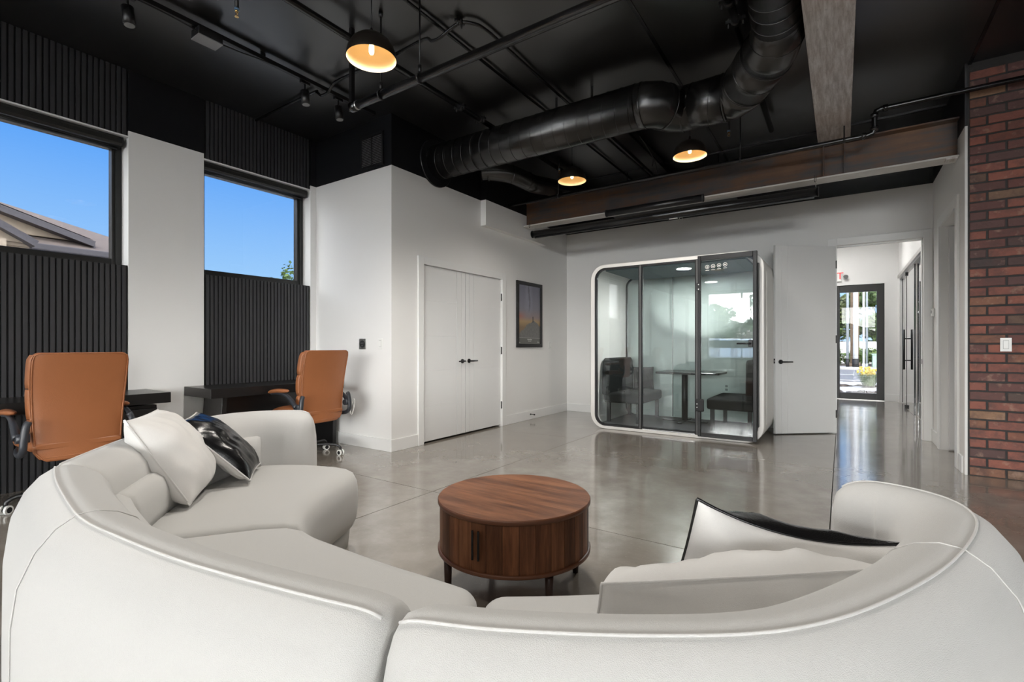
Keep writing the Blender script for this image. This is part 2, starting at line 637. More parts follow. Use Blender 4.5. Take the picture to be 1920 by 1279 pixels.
M['leaf'] = leafmat('tree_leaves', (0.035, 0.070, 0.018, 1), (0.11, 0.165, 0.045, 1))
M['leaf2'] = leafmat('olive_tree_leaves', (0.055, 0.075, 0.028, 1), (0.17, 0.19, 0.085, 1))
M['leaf3'] = leafmat('shrub_leaves', (0.040, 0.085, 0.020, 1), (0.14, 0.20, 0.055, 1))
M['bloom'] = leafmat('yellow_flowers', (0.62, 0.42, 0.04, 1), (0.75, 0.58, 0.10, 1))

# ================================================================ the room shell
CEIL = 3.565
XL, YV, XC, YB, XR = -5.23, 3.53, -3.92, 7.475, 0.885     # window wall, vent wall, closet wall, back wall, right wall
YBR = 5.70                                                 # face of the brick wall

# floor: concrete slabs with open saw-cut joints over a dark bed
fl = struct('floor', MB().box(-5.6, 6.7, -11.4, 12.45, -0.2, -0.012), M['joint'])
xs = [-5.6, -2.60, -0.06, 2.48, 5.02, 6.7]
ys = [-11.4, -9.95, -7.41, -4.87, -2.33, 0.21, 2.75, 5.29, 7.83, 10.37, 12.45]
g = 0.0028
for i in range(len(xs) - 1):
    for j in range(len(ys) - 1):
        MB().box(xs[i] + g, xs[i + 1] - g, ys[j] + g, ys[j + 1] - g, -0.05, 0.0).build('floor_slab', M['concrete'], fl)

# ceiling with thin battens over the board joints
ce = struct('ceiling', MB().box(-5.6, 6.7, -11.4, 7.6, CEIL, CEIL + 0.15), M['ceiling'])
for x in (-1.245, 0.92, 3.35, 5.8):
    MB().box(x - 0.012, x + 0.012, -5.0, 7.47, CEIL - 0.012, CEIL).build('ceiling_batten', M['black_gloss'], ce)
for y in (6.55, 7.0):
    MB().box(-3.9, 0.88, y - 0.02, y + 0.02, CEIL - 0.02, CEIL).build('ceiling_batten', M['black'], ce)

# window wall
w = MB()
for a, b in ((-11.4, -1.34), (-0.14, 0.47), (1.667, 2.283), (3.452, 3.70)):
    w.box(-5.48, XL, a, 7.6 if b == 3.70 else b, 0, CEIL)
struct('wall_left', w, M['wall'])
OPEN = [(-1.34, -0.14), (0.47, 1.667), (2.283, 3.452)]
SILL, HEAD = 1.825, 2.965

# vent wall and closet wall
struct('wall_vent', MB().box(-5.48, XC, YV, YV + 0.12, 0, CEIL), M['wall'])
DY0, DY1, DH = 3.995, 5.526, 2.04
w = MB().box(XC - 0.13, XC, YV + 0.12, DY0, 0, CEIL).box(XC - 0.13, XC, DY1, YB + 0.13, 0, CEIL).box(XC - 0.13, XC, DY0, DY1, DH, CEIL)
struct('wall_closet', w, M['wall'])
struct('trim_1', MB().box(XC, XC + 0.084, 5.06, 6.62, 2.69, CEIL), M['wall'], label='boxed-out beam pocket high on the closet wall')

# back wall with the open doorway
OX0, OX1, OH = -0.05, 0.80, 2.395
w = MB().box(-5.48, OX0, YB, YB + 0.13, 0, CEIL).box(OX1, XR, YB, YB + 0.13, 0, CEIL).box(OX0, OX1, YB, YB + 0.13, OH, CEIL)
struct('wall_back', w, M['wall'])
# right wall with the side doorway
SY0, SY1 = 6.03, 6.93
w = MB().box(XR, 0.9035, YBR, SY0, 0, CEIL).box(0.9035, XR + 0.12, YBR + 0.142, SY0, 0, CEIL).box(XR, XR + 0.12, SY1, YB + 0.13, 0, CEIL).box(XR, XR + 0.12, SY0, SY1, OH, CEIL)
struct('wall_right', w, M['wall'])
# little room behind the side doorway
w = MB().box(2.3, 2.4, 5.85, 7.6, 0, CEIL).box(XR + 0.12, 2.4, 7.5, 7.6, 0, CEIL).box(XR + 0.12, 2.4, 5.85, 5.95, 0, CEIL)
struct('wall_store', w, M['hall_paint'])

# far end of the big room (behind the camera): storefront glazing, side wall
GL = [(-5.05, -0.75), (-0.05, 6.2)]
w = MB().box(-5.6, -5.05, -11.25, -11.05, 0, CEIL).box(-0.75, -0.05, -11.25, -11.05, 0, CEIL).box(6.2, 6.7, -11.25, -11.05, 0, CEIL)
for a, b in GL:
    w.box(a, b, -11.25, -11.05, 0, 0.5).box(a, b, -11.25, -11.05, 3.5, CEIL)
struct('wall_front', w, M['wall'])
GR = [(-4.65, -2.55)]
w = MB().box(6.5, 6.7, -11.25, -4.65, 0, CEIL).box(6.5, 6.7, -2.55, 5.9, 0, CEIL)
for a, b in GR:
    w.box(6.5, 6.7, a, b, 3.05, CEIL).box(6.5, 6.7, a, b, 0, 0.15)
struct('wall_far_right', w, M['wall'])

# hallway beyond the doorway
HE, HX0, HX1, HC = 12.3, -1.2, 0.94, 3.3
FX0, FX1, FH = -0.15, 0.715, 2.375
w = MB().box(HX0 - 0.1, FX0, HE, HE + 0.15, 0, HC).box(FX1, 4.2, HE, HE + 0.15, 0, HC).box(FX0, FX1, HE, HE + 0.15, FH, HC)
struct('wall_hall_end', w, M['hall_paint'])
struct('wall_hall_left', MB().box(HX0 - 0.1, HX0, YB + 0.13, HE, 0, HC), M['hall_paint'])
w = MB().box(HX1, HX1 + 0.1, YB + 0.13, HE, 2.50, HC).box(HX1, HX1 + 0.1, YB + 0.13, 7.95, 0, 2.50).box(HX1, HX1 + 0.1, 12.16, HE, 0, 2.50)
struct('wall_hall_right', w, M['hall_paint'])
w = MB().box(4.1, 4.2, 7.6, HE, 0, HC).box(2.4, 4.2, 7.6, 7.7, 0, HC).box(HX1 + 0.1, 2.4, 7.6, 7.7, 0, HC)
struct('wall_office', w, M['hall_paint'])
struct('ceiling_hall', MB().box(-1.4, 4.3, YB + 0.13, HE + 0.15, HC, HC + 0.1), M['white'])

# baseboards
def base(name, *b):
    struct(name, MB().box(*b), M['white'], bevel=0.003)
base('baseboard_vent', -5.2, XC, YV - 0.014, YV, 0, 0.13)
base('baseboard_closet', XC, XC + 0.014, YV - 0.014, DY0 - 0.09, 0, 0.13)
base('baseboard_closet', XC, XC + 0.014, DY1 + 0.09, YB, 0, 0.13)
base('baseboard_back', XC, OX0 - 0.1, YB - 0.014, YB, 0, 0.13)
base('baseboard_right', XR - 0.014, XR, 7.04, YB, 0, 0.15)
base('baseboard_right', XR - 0.014, XR, 5.75, 5.90, 0, 0.15)
base('baseboard_hall', FX1 + 0.002, HX1, HE - 0.016, HE, 0, 0.15)
base('baseboard_hall', HX1 - 0.014, HX1, 12.17, HE - 0.02, 0, 0.15)

# door casings
def casing(name, boards):
    w = MB()
    for b in boards:
        w.box(*b)
    return struct(name, w, M['white'], bevel=0.003)
casing('trim_2', [(XC, XC + 0.02, DY0 - 0.088, DY0, 0, DH + 0.088), (XC, XC + 0.02, DY1, DY1 + 0.088, 0, DH + 0.088), (XC, XC + 0.02, DY0, DY1, DH, DH + 0.088)])
casing('trim_3', [(OX0 - 0.1, OX0, YB - 0.018, YB, 0, OH + 0.09), (OX1, XR - 0.002, YB - 0.018, YB, 0, OH + 0.09), (OX0, OX1, YB - 0.018, YB, OH, OH + 0.09)])
casing('trim_4', [(XR - 0.02, XR, SY0 - 0.11, SY0, 0, OH + 0.1), (XR - 0.02, XR, SY1, SY1 + 0.10, 0, OH + 0.1), (XR - 0.02, XR, SY0, SY1, OH, OH + 0.1)])
struct('trim_5', MB().box(OX1 - 0.012, OX1, YB + 0.055, YB + 0.13, 0, OH).box(OX0, OX1, YB + 0.055, YB + 0.13, OH - 0.012, OH), M['white'])

# ---------------------------------------------------------------- brick wall
bw = struct('wall_brick', MB().box(0.905, 6.5, YBR + 0.008, YBR + 0.14, 0, 3.525).box(0.905, 6.5, YBR + 0.02, YBR + 0.14, 3.525, CEIL), M['mortar'])
def brick_mesh(L, seed):
    rr = random.Random(seed)
    nx, nz = (5, 2)
    H = 0.0675
    def ring(y, ins):
        pts = []
        for i in range(nx + 1):
            pts.append((ins + (L - 2 * ins) * i / nx, y, ins))
        for i in range(nx, -1, -1):
            pts.append((ins + (L - 2 * ins) * i / nx, y, H - ins))
        return [(p[0] + rr.uniform(-.0016, .0016), p[1] + rr.uniform(-.0012, .0012), p[2] + rr.uniform(-.0018, .0018)) for p in pts]
    b = MB()
    b.loft([ring(0.016, 0.0), ring(0.003, 0.0005), ring(0.0, 0.004)], True, False)
    return b.mesh('brick')
LONG, SHORT, MJ, ROWH = 0.222, 0.104, 0.0135, 0.0812
long_m = [brick_mesh(LONG, s) for s in range(4)]
short_m = [brick_mesh(SHORT, s + 10) for s in range(3)]
rest = MB()
rows = 43
for r in range(rows):
    zz = 0.004 + r * ROWH
    x = 0.916
    first = True
    while x < 6.45:
        short = first and r % 2 == 1
        L = SHORT if short else LONG
        me = random.choice(short_m if short else long_m)
        if x + L > 6.49:
            break
        dy = YBR + random.uniform(-0.003, 0.002)
        if x < 2.15:
            one('brick', me, M['brick'], bw, (x, dy, zz + random.uniform(-.0015, .0015)))
        else:
            rest.box(x, x + L, dy, YBR + 0.016, zz, zz + 0.0675)
        x += L + MJ
        first = False
o = rest.build('brick_field', M['brick'], bw)
o['kind'] = 'stuff'

# ---------------------------------------------------------------- slatted panels below and above the windows (38.5 mm pitch)
PITCH, SW = 0.03915, 0.0265
def slat_panel(y0, y1, z0, z1, label):
    t = thing('slat_panel', label, 'wall panel', (XL, (y0 + y1) / 2, z0), 'black slatted panels on the window wall')
    MB().box(-5.47, XL - 0.018, y0 + 0.001, y1 - 0.001, z0, z1).build('backing', M['slat_back'], t)
    me = MB().box(-0.018, 0.0, -SW / 2, SW / 2, 0, z1 - z0).mesh('slat')
    n = int((y1 - y0) / PITCH)
    st = (y1 - y0 - (n - 1) * PITCH) / 2
    for k in range(n):
        o = one('slat', me, M['slat'], t, (0, y0 + st + k * PITCH - (y0 + y1) / 2, 0))
    return t
names = {0: 'left of the frame', 1: 'first window', 2: 'second window'}
slat_panel(*OPEN[1], 0.0, SILL, 'tall black slatted panel under the window with the neighbouring roof')
slat_panel(*OPEN[2], 0.0, SILL, 'tall black slatted panel under the window nearest the white vent wall')
slat_panel(*OPEN[1], HEAD + 0.012, CEIL - 0.004, 'short black slatted panel above the window with the neighbouring roof')
slat_panel(*OPEN[2], HEAD + 0.012, CEIL - 0.004, 'short black slatted panel above the window nearest the vent wall')
struct('wall_left_infill', MB().box(-5.47, XL, *OPEN[0], 0, SILL).box(-5.47, XL, *OPEN[0], HEAD + 0.012, CEIL), M['black_matte'])

def window(k, y0, y1):
    f = MB()
    a, b = -5.46, -5.385
    f.box(a, b, y0, y0 + 0.075, SILL, HEAD).box(a, b, y1 - 0.075, y1, SILL, HEAD)
    f.box(a, b, y0 + 0.075, y1 - 0.075, SILL, SILL + 0.07).box(a, b, y0 + 0.075, y1 - 0.075, HEAD - 0.09, HEAD)
    wn = struct('window_%d' % k, f, M['frame'], bevel=0.004)
    MB().box(-5.385, -5.368, y1 - 0.05, y1 - 0.03, SILL + 0.0, HEAD - 0.10).build('blind_guide', M['frame'], wn)
    MB().box(-5.432, -5.426, y0 + 0.07, y1 - 0.07, SILL + 0.065, HEAD - 0.085).build('pane', M['dimming_glass'], wn)
    hd = MB().box(-5.47, XL - 0.002, y0, y1, HEAD - 0.001, HEAD + 0.012).build('window_head', M['white'], wn)
    MB().box(-5.385, XL - 0.02, y0, y1, SILL - 0.001, SILL + 0.006).build('window_ledge', M['frame'], wn)
    return wn
for k, (a, b) in enumerate((OPEN[1], OPEN[2], OPEN[0])):
    window(k + 1, a, b)

def blind(y0, y1, label):
    t = thing('roller_blind', label, 'blind', (-5.31, (y0 + y1) / 2, HEAD - 0.09), 'roller blind cassettes in the window heads')
    pr = [(-5.36, HEAD - 0.005), (-5.262, HEAD - 0.005), (-5.252, HEAD - 0.03), (-5.254, HEAD - 0.062), (-5.272, HEAD - 0.082), (-5.36, HEAD - 0.082)]
    MB().prism([(x, y0 + 0.012, z) for x, z in pr], (0, y1 - y0 - 0.045, 0)).build('cassette', M['frame'], t, 0.006)
    MB().cyl((-5.335, y0 + 0.03, HEAD - 0.094), (-5.335, y1 - 0.05, HEAD - 0.094), 0.011, 8).build('bottom_bar', M['black'], t)
    pr2 = [(x * 1.0, y1 - 0.033, z) for x, z in pr]
    MB().prism(pr2, (0, 0.006, 0)).build('end_cap', M['black'], t)
blind(*OPEN[1], 'black blind cassette at the head of the window with the neighbouring roof')
blind(*OPEN[2], 'black blind cassette at the head of the window nearest the vent wall')

# storefront windows behind the camera
for k, (a, b) in enumerate(GL):
    f = MB()
    f.box(a, b, -11.2, -11.1, 0.5, 0.58).box(a, b, -11.2, -11.1, 3.42, 3.50).box(a, b, -11.2, -11.1, 2.13, 2.20)
    n = 3
    for i in range(n + 1):
        x = a + (b - a) * i / n
        x = min(max(x, a + 0.03), b - 0.03)
        f.box(x - 0.03, x + 0.03, -11.2, -11.1, 0.58, 3.42)
    wn = struct('window_%d' % (k + 4), f, M['frame'])
    MB().box(a, b, -11.155, -11.148, 0.55, 3.46).build('pane', M['glass'], wn)

for k, (a, b) in enumerate(GR):  # side window out of view, added to let in more daylight
    f = MB()
    f.box(6.56, 6.66, a, b, 0.15, 0.23).box(6.56, 6.66, a, b, 2.97, 3.05).box(6.56, 6.66, a, b, 2.13, 2.20)
    for i in range(3):
        y = min(max(a + (b - a) * i / 2, a + 0.03), b - 0.03)
        f.box(6.56, 6.66, y - 0.03, y + 0.03, 0.23, 2.97)
    wn = struct('window_%d' % (k + 6), f, M['frame'])
    MB().box(6.608, 6.615, a, b, 0.2, 3.0).build('pane', M['glass'], wn)

# ---------------------------------------------------------------- closet double doors (door_1, door_2)
def lever(parent, base_p, out, along, length, mat):
    b, o_, al = Vector(base_p), Vector(out).normalized(), Vector(along).normalized()
    h = MB().cyl(b, b + o_ * 0.012, 0.027, 20)
    h.cyl(b + o_ * 0.01, b + o_ * 0.055, 0.010, 12)
    h.tube([b + o_ * 0.05 - al * 0.008, b + o_ * 0.055 + al * length * 0.3, b + o_ * 0.052 + al * length], [0.0105, 0.0100, 0.0085], 10)
    return h.build('door_handle', mat, parent)
def closet_door(k, y0, y1, groove_at_high):
    d = MB().box(XC - 0.06, XC - 0.035, y0, y1, 0.022, DH - 0.004)
    dr = struct('door_%d' % k, d, M['door'])
    a, b = (y0, y1 - 0.165) if groove_at_high else (y0 + 0.165, y1)
    c, e = (y1 - 0.163, y1) if groove_at_high else (y0, y0 + 0.163)
    m = (c + e) / 2
    for (p, q) in ((c, m + 0.012 if groove_at_high else m - 0.012), (m + 0.0135 if groove_at_high else m - 0.0105, e)):
        MB().box(XC - 0.036, XC - 0.012, p + 0.0008, q - 0.0008, 0.022, DH - 0.004).build('panel', M['door'], dr, 0.0012, 1)
    nz_ = 5
    for i in range(nz_):
        z0 = 0.022 + (DH - 0.026) * i / nz_
        z1 = 0.022 + (DH - 0.026) * (i + 1) / nz_
        MB().box(XC - 0.036, XC - 0.012, a + 0.0008, b - 0.0008, z0 + 0.0003, z1 - 0.0003).build('panel', M['door'], dr, 0.0009, 1)
    hy = y0 - 0.002 if groove_at_high else y1 + 0.002
    for hz in (0.295, 1.05, 1.79):
        MB().cyl((XC + 0.004, hy, hz - 0.05), (XC + 0.004, hy, hz + 0.05), 0.009, 10).build('hinge', M['black'], dr)
    hp = (XC - 0.012, y1 - 0.062, 0.925) if groove_at_high else (XC - 0.012, y0 + 0.062, 0.925)
    lever(dr, hp, (1, 0, 0), (0, -1 if groove_at_high else 1, 0), 0.115, M['black'])
    return dr
closet_door(1, DY0 + 0.003, 4.757, True)
closet_door(2, 4.764, DY1 - 0.003, False)

# open white door leaf (door_3), swung into the room beside the booth
hx, hy = -0.062, 7.438
dx, dyy = -0.628, -0.535
ln = math.hypot(dx, dyy)
u = Vector((dx / ln, dyy / ln, 0))
nn = Vector((u.y, -u.x, 0))
if nn.dot(Vector((0, -1, 0))) < 0:
    nn = -nn
W = 0.822
c0 = Vector((hx, hy, 0)) + u * (W / 2) - nn * 0.02
d3 = struct('door_3', MB().obox(c0 + Vector((0, 0, 0.012 + 1.185)), u * (W / 2), nn * 0.0175, Vector((0, 0, 1.185))), M['door'], bevel=0.002)
for i, (s0, s1) in enumerate(((0.0, 0.655), (0.6575, 0.738), (0.7405, 0.822))):
    cc = Vector((hx, hy, 0)) + u * ((s0 + s1) / 2) - nn * 0.0015
    MB().obox(cc + Vector((0, 0, 1.197)), u * ((s1 - s0) / 2), nn * 0.0025, Vector((0, 0, 1.184))).build('panel', M['door'], d3, 0.0012, 1)
hp = Vector((hx, hy, 0.915)) + u * 0.755 + nn * 0.0015
lever(d3, hp, nn, -u, 0.13, M['black'])
lp = Vector((hx, hy, 0.925)) + u * (W + 0.001) - nn * 0.018
MB().obox(lp, u * 0.0015, nn * 0.012, Vector((0, 0, 0.03))).build('latch_plate', M['black'], d3)
MB().obox(lp + u * 0.008, u * 0.008, nn * 0.006, Vector((0, 0, 0.009))).build('latch_bolt', M['steel'], d3)
for hz in (0.25, 1.2, 2.15):
    MB().cyl((hx + 0.004, hy + 0.005, hz - 0.05), (hx + 0.004, hy + 0.005, hz + 0.05), 0.008, 8).build('hinge', M['black'], d3)
# strike plate on the far jamb
st = MB().box(OX1 - 0.014, OX1 - 0.011, YB + 0.02, YB + 0.05, 0.90, 0.96)
struct('trim_6', st, M['black'])

# side-room door leaf (door_4) standing open
d4 = struct('door_4', MB().box(XR + 0.06, XR + 0.9, SY1 - 0.045, SY1 - 0.012, 0.012, OH - 0.01), M['door'])
for a, b in ((0.0, 0.075), (0.078, 0.20), (0.203, 0.84)):
    MB().box(XR + 0.06 + a, XR + 0.06 + b, SY1 - 0.051, SY1 - 0.045, 0.014, OH - 0.012).build('panel', M['door'], d4, 0.0012, 1)
lever(d4, (XR + 0.84, SY1 - 0.051, 0.95), (0, -1, 0), (-1, 0, 0), 0.12, M['black'])

# glazed black hall door (door_5)
f = MB()
y0, y1 = HE + 0.02, HE + 0.08
f.box(FX0, FX0 + 0.12, y0, y1, 0.0, FH).box(FX1 - 0.125, FX1, y0, y1, 0.0, FH)
f.box(FX0 + 0.12, FX1 - 0.125, y0, y1, 0.0, 0.14).box(FX0 + 0.12, FX1 - 0.125, y0, y1, FH - 0.15, FH)
d5 = struct('door_5', f, M['frame'], bevel=0.004)
MB().box(FX0 + 0.11, FX1 - 0.115, HE + 0.046, HE + 0.054, 0.13, FH - 0.14).build('pane', M['door_glass'], d5)
MB().box(FX0, FX1, HE - 0.01, HE + 0.14, 0.0, 0.012).build('threshold', M['steel'], d5)

# sliding glass front on the hall's right side (door_6)
sg = struct('door_6', MB().box(HX1 + 0.0, HX1 + 0.07, 7.95, 12.18, 2.42, 2.50).box(HX1 - 0.03, HX1, 7.95, 12.18, 2.435, 2.495), M['steel'])
for a, b, xo in ((11.13, 12.14, 0.045), (9.98, 11.15, 0.02), (7.97, 10.02, 0.045)):
    MB().box(HX1 + xo, HX1 + xo + 0.010, a, b, 0.012, 2.42).build('pane', M['slide_glass'], sg)
for y, xo in ((12.14, 0.04), (11.14, 0.015), (10.0, 0.015)):
    MB().box(HX1 + xo, HX1 + xo + 0.02, y - 0.009, y + 0.009, 0.012, 2.42).build('glass_edge', M['black'], sg)
for xo in (-0.035, 0.085):
    MB().cyl((HX1 + xo, 10.93, 0.70), (HX1 + xo, 10.93, 1.40), 0.017, 12).build('pull_bar', M['black'], sg)
for hz in (0.86, 1.24):
    MB().cyl((HX1 - 0.035, 10.93, hz), (HX1 + 0.085, 10.93, hz), 0.010, 8).build('pull_bar_bolt', M['black'], sg)
MB().box(HX1 - 0.01, HX1 + 0.03, 11.08, 11.16, 0.0, 0.06).build('floor_guide', M['black'], sg)
MB().box(HX1 + 0.0, HX1 + 0.05, 11.08, 11.16, 2.36, 2.43).build('roller', M['black'], sg)

# ---------------------------------------------------------------- steel beams
def ibeam(name, axis, c, a0, a1, zb, zt, fw, tf, tw, mats, label):
    t = bpy.data.objects.new(name, None)
    COL.objects.link(t)
    def bx(p, q, z0, z1):
        return MB().box(a0, a1, c + p, c + q, z0, z1) if axis == 'x' else MB().box(c + p, c + q, a0, a1, z0, z1)
    t.location = ((a0 + a1) / 2, c, zb) if axis == 'x' else (c, (a0 + a1) / 2, zb)
    tag(t, label, 'beam')
    bx(-fw / 2, fw / 2, zb, zb + tf).build('bottom_flange', mats[0], t, 0.002, 1)
    bx(-tw / 2, tw / 2, zb + tf, zt - tf).build('web', mats[1], t)
    bx(-fw / 2, fw / 2, zt - tf, zt).build('top_flange', mats[2], t, 0.002, 1)
    return t
b1 = ibeam('steel_beam', 'x', 6.0, -3.80, XR - 0.004, 2.83, 3.19, 0.20, 0.016, 0.012, (M['flange'], M['rust'], M['rust']), 'long dark rusted steel I-beam crossing above the booth to the brick wall')
for x in (-0.155, 0.025):
    MB().box(x - 0.006, x + 0.006, 5.905, 5.994, 2.846, 3.174).build('stiffener_plate', M['rust'], b1)
MB().box(0.79, 0.87, 5.90, 5.99, 2.815, 2.829).build('bearing_plate', M['rust_light'], b1)
b2 = ibeam('steel_beam', 'y', -0.065, -5.0, 6.08, 3.20, CEIL - 0.004, 0.275, 0.016, 0.012, (M['rust_light'], M['rust'], M['rust']), 'scraped pale-brown steel beam running overhead towards the camera beside the black duct')

# ================================================================ sectional sofa (three curved pieces)
CA, SA = math.cos(YAW), math.sin(YAW)
def fl_xy(r, d):
    """floor plan point: r metres to the right of, d metres ahead of the tripod"""
    return Vector((r * CA - d * SA, r * SA + d * CA, 0))

BACK = [(-0.105, 0.012), (-0.112, 0.08), (-0.112, 0.30), (-0.110, 0.50), (-0.100, 0.585), (-0.072, 0.655), (-0.038, 0.698), (0.0, 0.722),
        (0.035, 0.723), (0.075, 0.710), (0.112, 0.685), (0.138, 0.645), (0.150, 0.59), (0.158, 0.50), (0.16, 0.38), (0.16, 0.10), (0.11, 0.012)]
ROLL = [(0.10, 0.425), (0.10, 0.56), (0.135, 0.598), (0.165, 0.600), (0.196, 0.580), (0.212, 0.535), (0.214, 0.47), (0.205, 0.425)]

def resample(pts, n, ease=True):
    L = [0.0]
    for a, b in zip(pts, pts[1:]):
        L.append(L[-1] + (b - a).length)
    out, ss = [], []
    for i in range(n + 1):
        t = i / n
        if ease:
            t = 0.5 - 0.5 * math.cos(math.pi * t) if True else t
            t = 0.55 * t + 0.45 * (i / n)
        s = t * L[-1]
        k = 0
        while k < len(L) - 2 and L[k + 1] < s:
            k += 1
        q = (s - L[k]) / max(1e-9, L[k + 1] - L[k])
        out.append(pts[k].lerp(pts[k + 1], q))
        ss.append(s)
    return out, ss, L[-1]

def offset_normals(prof):
    n = len(prof)
    area = sum(prof[i][0] * prof[(i + 1) % n][1] - prof[(i + 1) % n][0] * prof[i][1] for i in range(n))
    sg = 1 if area > 0 else -1
    out = []
    for i in range(n):
        a, b = prof[i - 1], prof[(i + 1) % n]
        tx, tz = b[0] - a[0], b[1] - a[1]
        l = math.hypot(tx, tz)
        out.append((-tz / l * sg, tx / l * sg))
    return out

def round_in(s, e):
    if s >= e:
        return 0.0
    return e - math.sqrt(max(0.0, e * e - (e - s) ** 2))

def nose(s, e, fmin):
    if s >= e:
        return 1.0
    return fmin + (1 - fmin) * math.sqrt(max(0.0, 1 - ((e - s) / e) ** 2))

def sweep(pts, prof, e0, e1, n=64, f0=0.12, f1=0.12, drop=0.10):
    """profile (inward offset, height) swept along a plan curve, ends pillowed by e0 / e1"""
    P, S, L = resample(pts, n)
    N = []
    for i in range(len(P)):
        t = (P[min(i + 1, n)] - P[max(i - 1, 0)]).normalized()
        N.append(Vector((-t.y, t.x, 0)))
    mid = (min(a for a, z in prof) + max(a for a, z in prof)) / 2
    zt = max(z for a, z in prof)
    zb = min(z for a, z in prof)
    rings, F = [], []
    for i, p in enumerate(P):
        f_ = nose(S[i], e0, f0) * nose(L - S[i], e1, f1)
        F.append(f_)
        rings.append([p + N[i] * (mid + (a - mid) * f_) + Vector((0, 0, z - drop * (1 - f_) ** 1.5 * ((z - zb) / (zt - zb)) ** 2)) for (a, z) in prof])
    return MB().loft(rings, True, True), P, N, F, mid

def seat_mesh(backs, fronts, e0, e1, n=44):
    B, S, L = resample(backs, n)
    F, SF, LF = resample(fronts, n)
    rings = []
    for i in range(n + 1):
        d = F[i] - B[i]
        w = d.length
        d.normalize()
        prof = [(0.0, 0.10), (0.0, 0.30), (0.0, 0.415), (0.03, 0.428), (w * 0.35, 0.436), (w * 0.7, 0.438), (w - 0.085, 0.432), (w - 0.035, 0.415), (w - 0.008, 0.375),
                (w, 0.32), (w - 0.002, 0.24), (w - 0.012, 0.17), (w - 0.035, 0.125), (w - 0.06, 0.105)]
        pn = offset_normals(prof)
        k = round_in(SF[i], e0) + round_in(LF - SF[i], e1)
        rings.append([B[i] + d * (a + (m[0] * k if a > 0.05 else 0)) + Vector((0, 0, z + (m[1] * k * 0.7 if z > 0.2 else 0))) for (a, z), m in zip(prof, pn)])
    return MB().loft(rings, True, True), B, F

def crown(pts, hgt, r, name, mat, parent):
    return MB().tube([p + Vector((0, 0, hgt)) for p in pts], r, 6).build(name, mat, parent)

SOFA = [
    dict(label='left curved section of the off-white sofa with two cushions leaning on it',
         back=[(-1.20, 2.965), (-1.34, 2.985), (-1.50, 2.955), (-1.625, 2.86), (-1.685, 2.72), (-1.705, 2.45), (-1.672, 2.17), (-1.612, 1.92), (-1.515, 1.625)],
         front=[(-0.93, 2.80), (-0.855, 2.72), (-0.850, 2.60), (-0.868, 2.43), (-0.882, 2.25), (-0.868, 2.08), (-0.80, 1.905)],
         sb=[(-1.20, 2.90), (-1.38, 2.86), (-1.52, 2.74), (-1.57, 2.45), (-1.545, 2.20), (-1.49, 1.97), (-1.40, 1.70)],
         e=(0.14, 0.03), f=(0.12, 0.86), se=(0.17, 0.035), roll=(0.20, 0.99)),
    dict(label='empty middle section of the off-white sofa, between the two cushioned sections',
         back=[(-1.508, 1.606), (-1.36, 1.452), (-1.17, 1.275), (-0.985, 1.117), (-0.80, 1.003), (-0.627, 0.908), (-0.48, 0.840), (-0.343, 0.782), (-0.254, 0.747), (-0.186, 0.722)],
         front=[(-0.788, 1.885), (-0.70, 1.805), (-0.595, 1.735), (-0.392, 1.603), (-0.203, 1.491), (-0.088, 1.415)],
         sb=[(-1.39, 1.685), (-1.26, 1.56), (-1.08, 1.39), (-0.90, 1.235), (-0.72, 1.12), (-0.56, 1.03), (-0.42, 0.965), (-0.29, 0.91), (-0.135, 0.855)],
         e=(0.03, 0.09), f=(0.86, 0.50), se=(0.035, 0.06), roll=(0.01, 0.97)),
    dict(label='near right section of the off-white sofa with two cushions, its back curling round',
         back=[(-0.180, 0.716), (-0.08, 0.692), (0.0, 0.680), (0.125, 0.670), (0.242, 0.668), (0.323, 0.672), (0.406, 0.687), (0.518, 0.727), (0.672, 0.808), (0.826, 0.908),
               (0.989, 1.040), (1.085, 1.145), (1.13, 1.25), (1.118, 1.345), (1.058, 1.425), (0.955, 1.462)],
         front=[(-0.072, 1.408), (0.0, 1.402), (0.20, 1.410), (0.34, 1.43), (0.48, 1.49), (0.58, 1.60), (0.64, 1.72)],
         sb=[(-0.125, 0.85), (0.0, 0.825), (0.242, 0.812), (0.38, 0.82), (0.50, 0.86), (0.66, 0.95), (0.80, 1.06), (0.92, 1.18), (0.97, 1.28), (0.96, 1.40)],
         e=(0.09, 0.15), f=(0.50, 0.12), se=(0.06, 0.12), roll=(0.03, 0.80)),
]
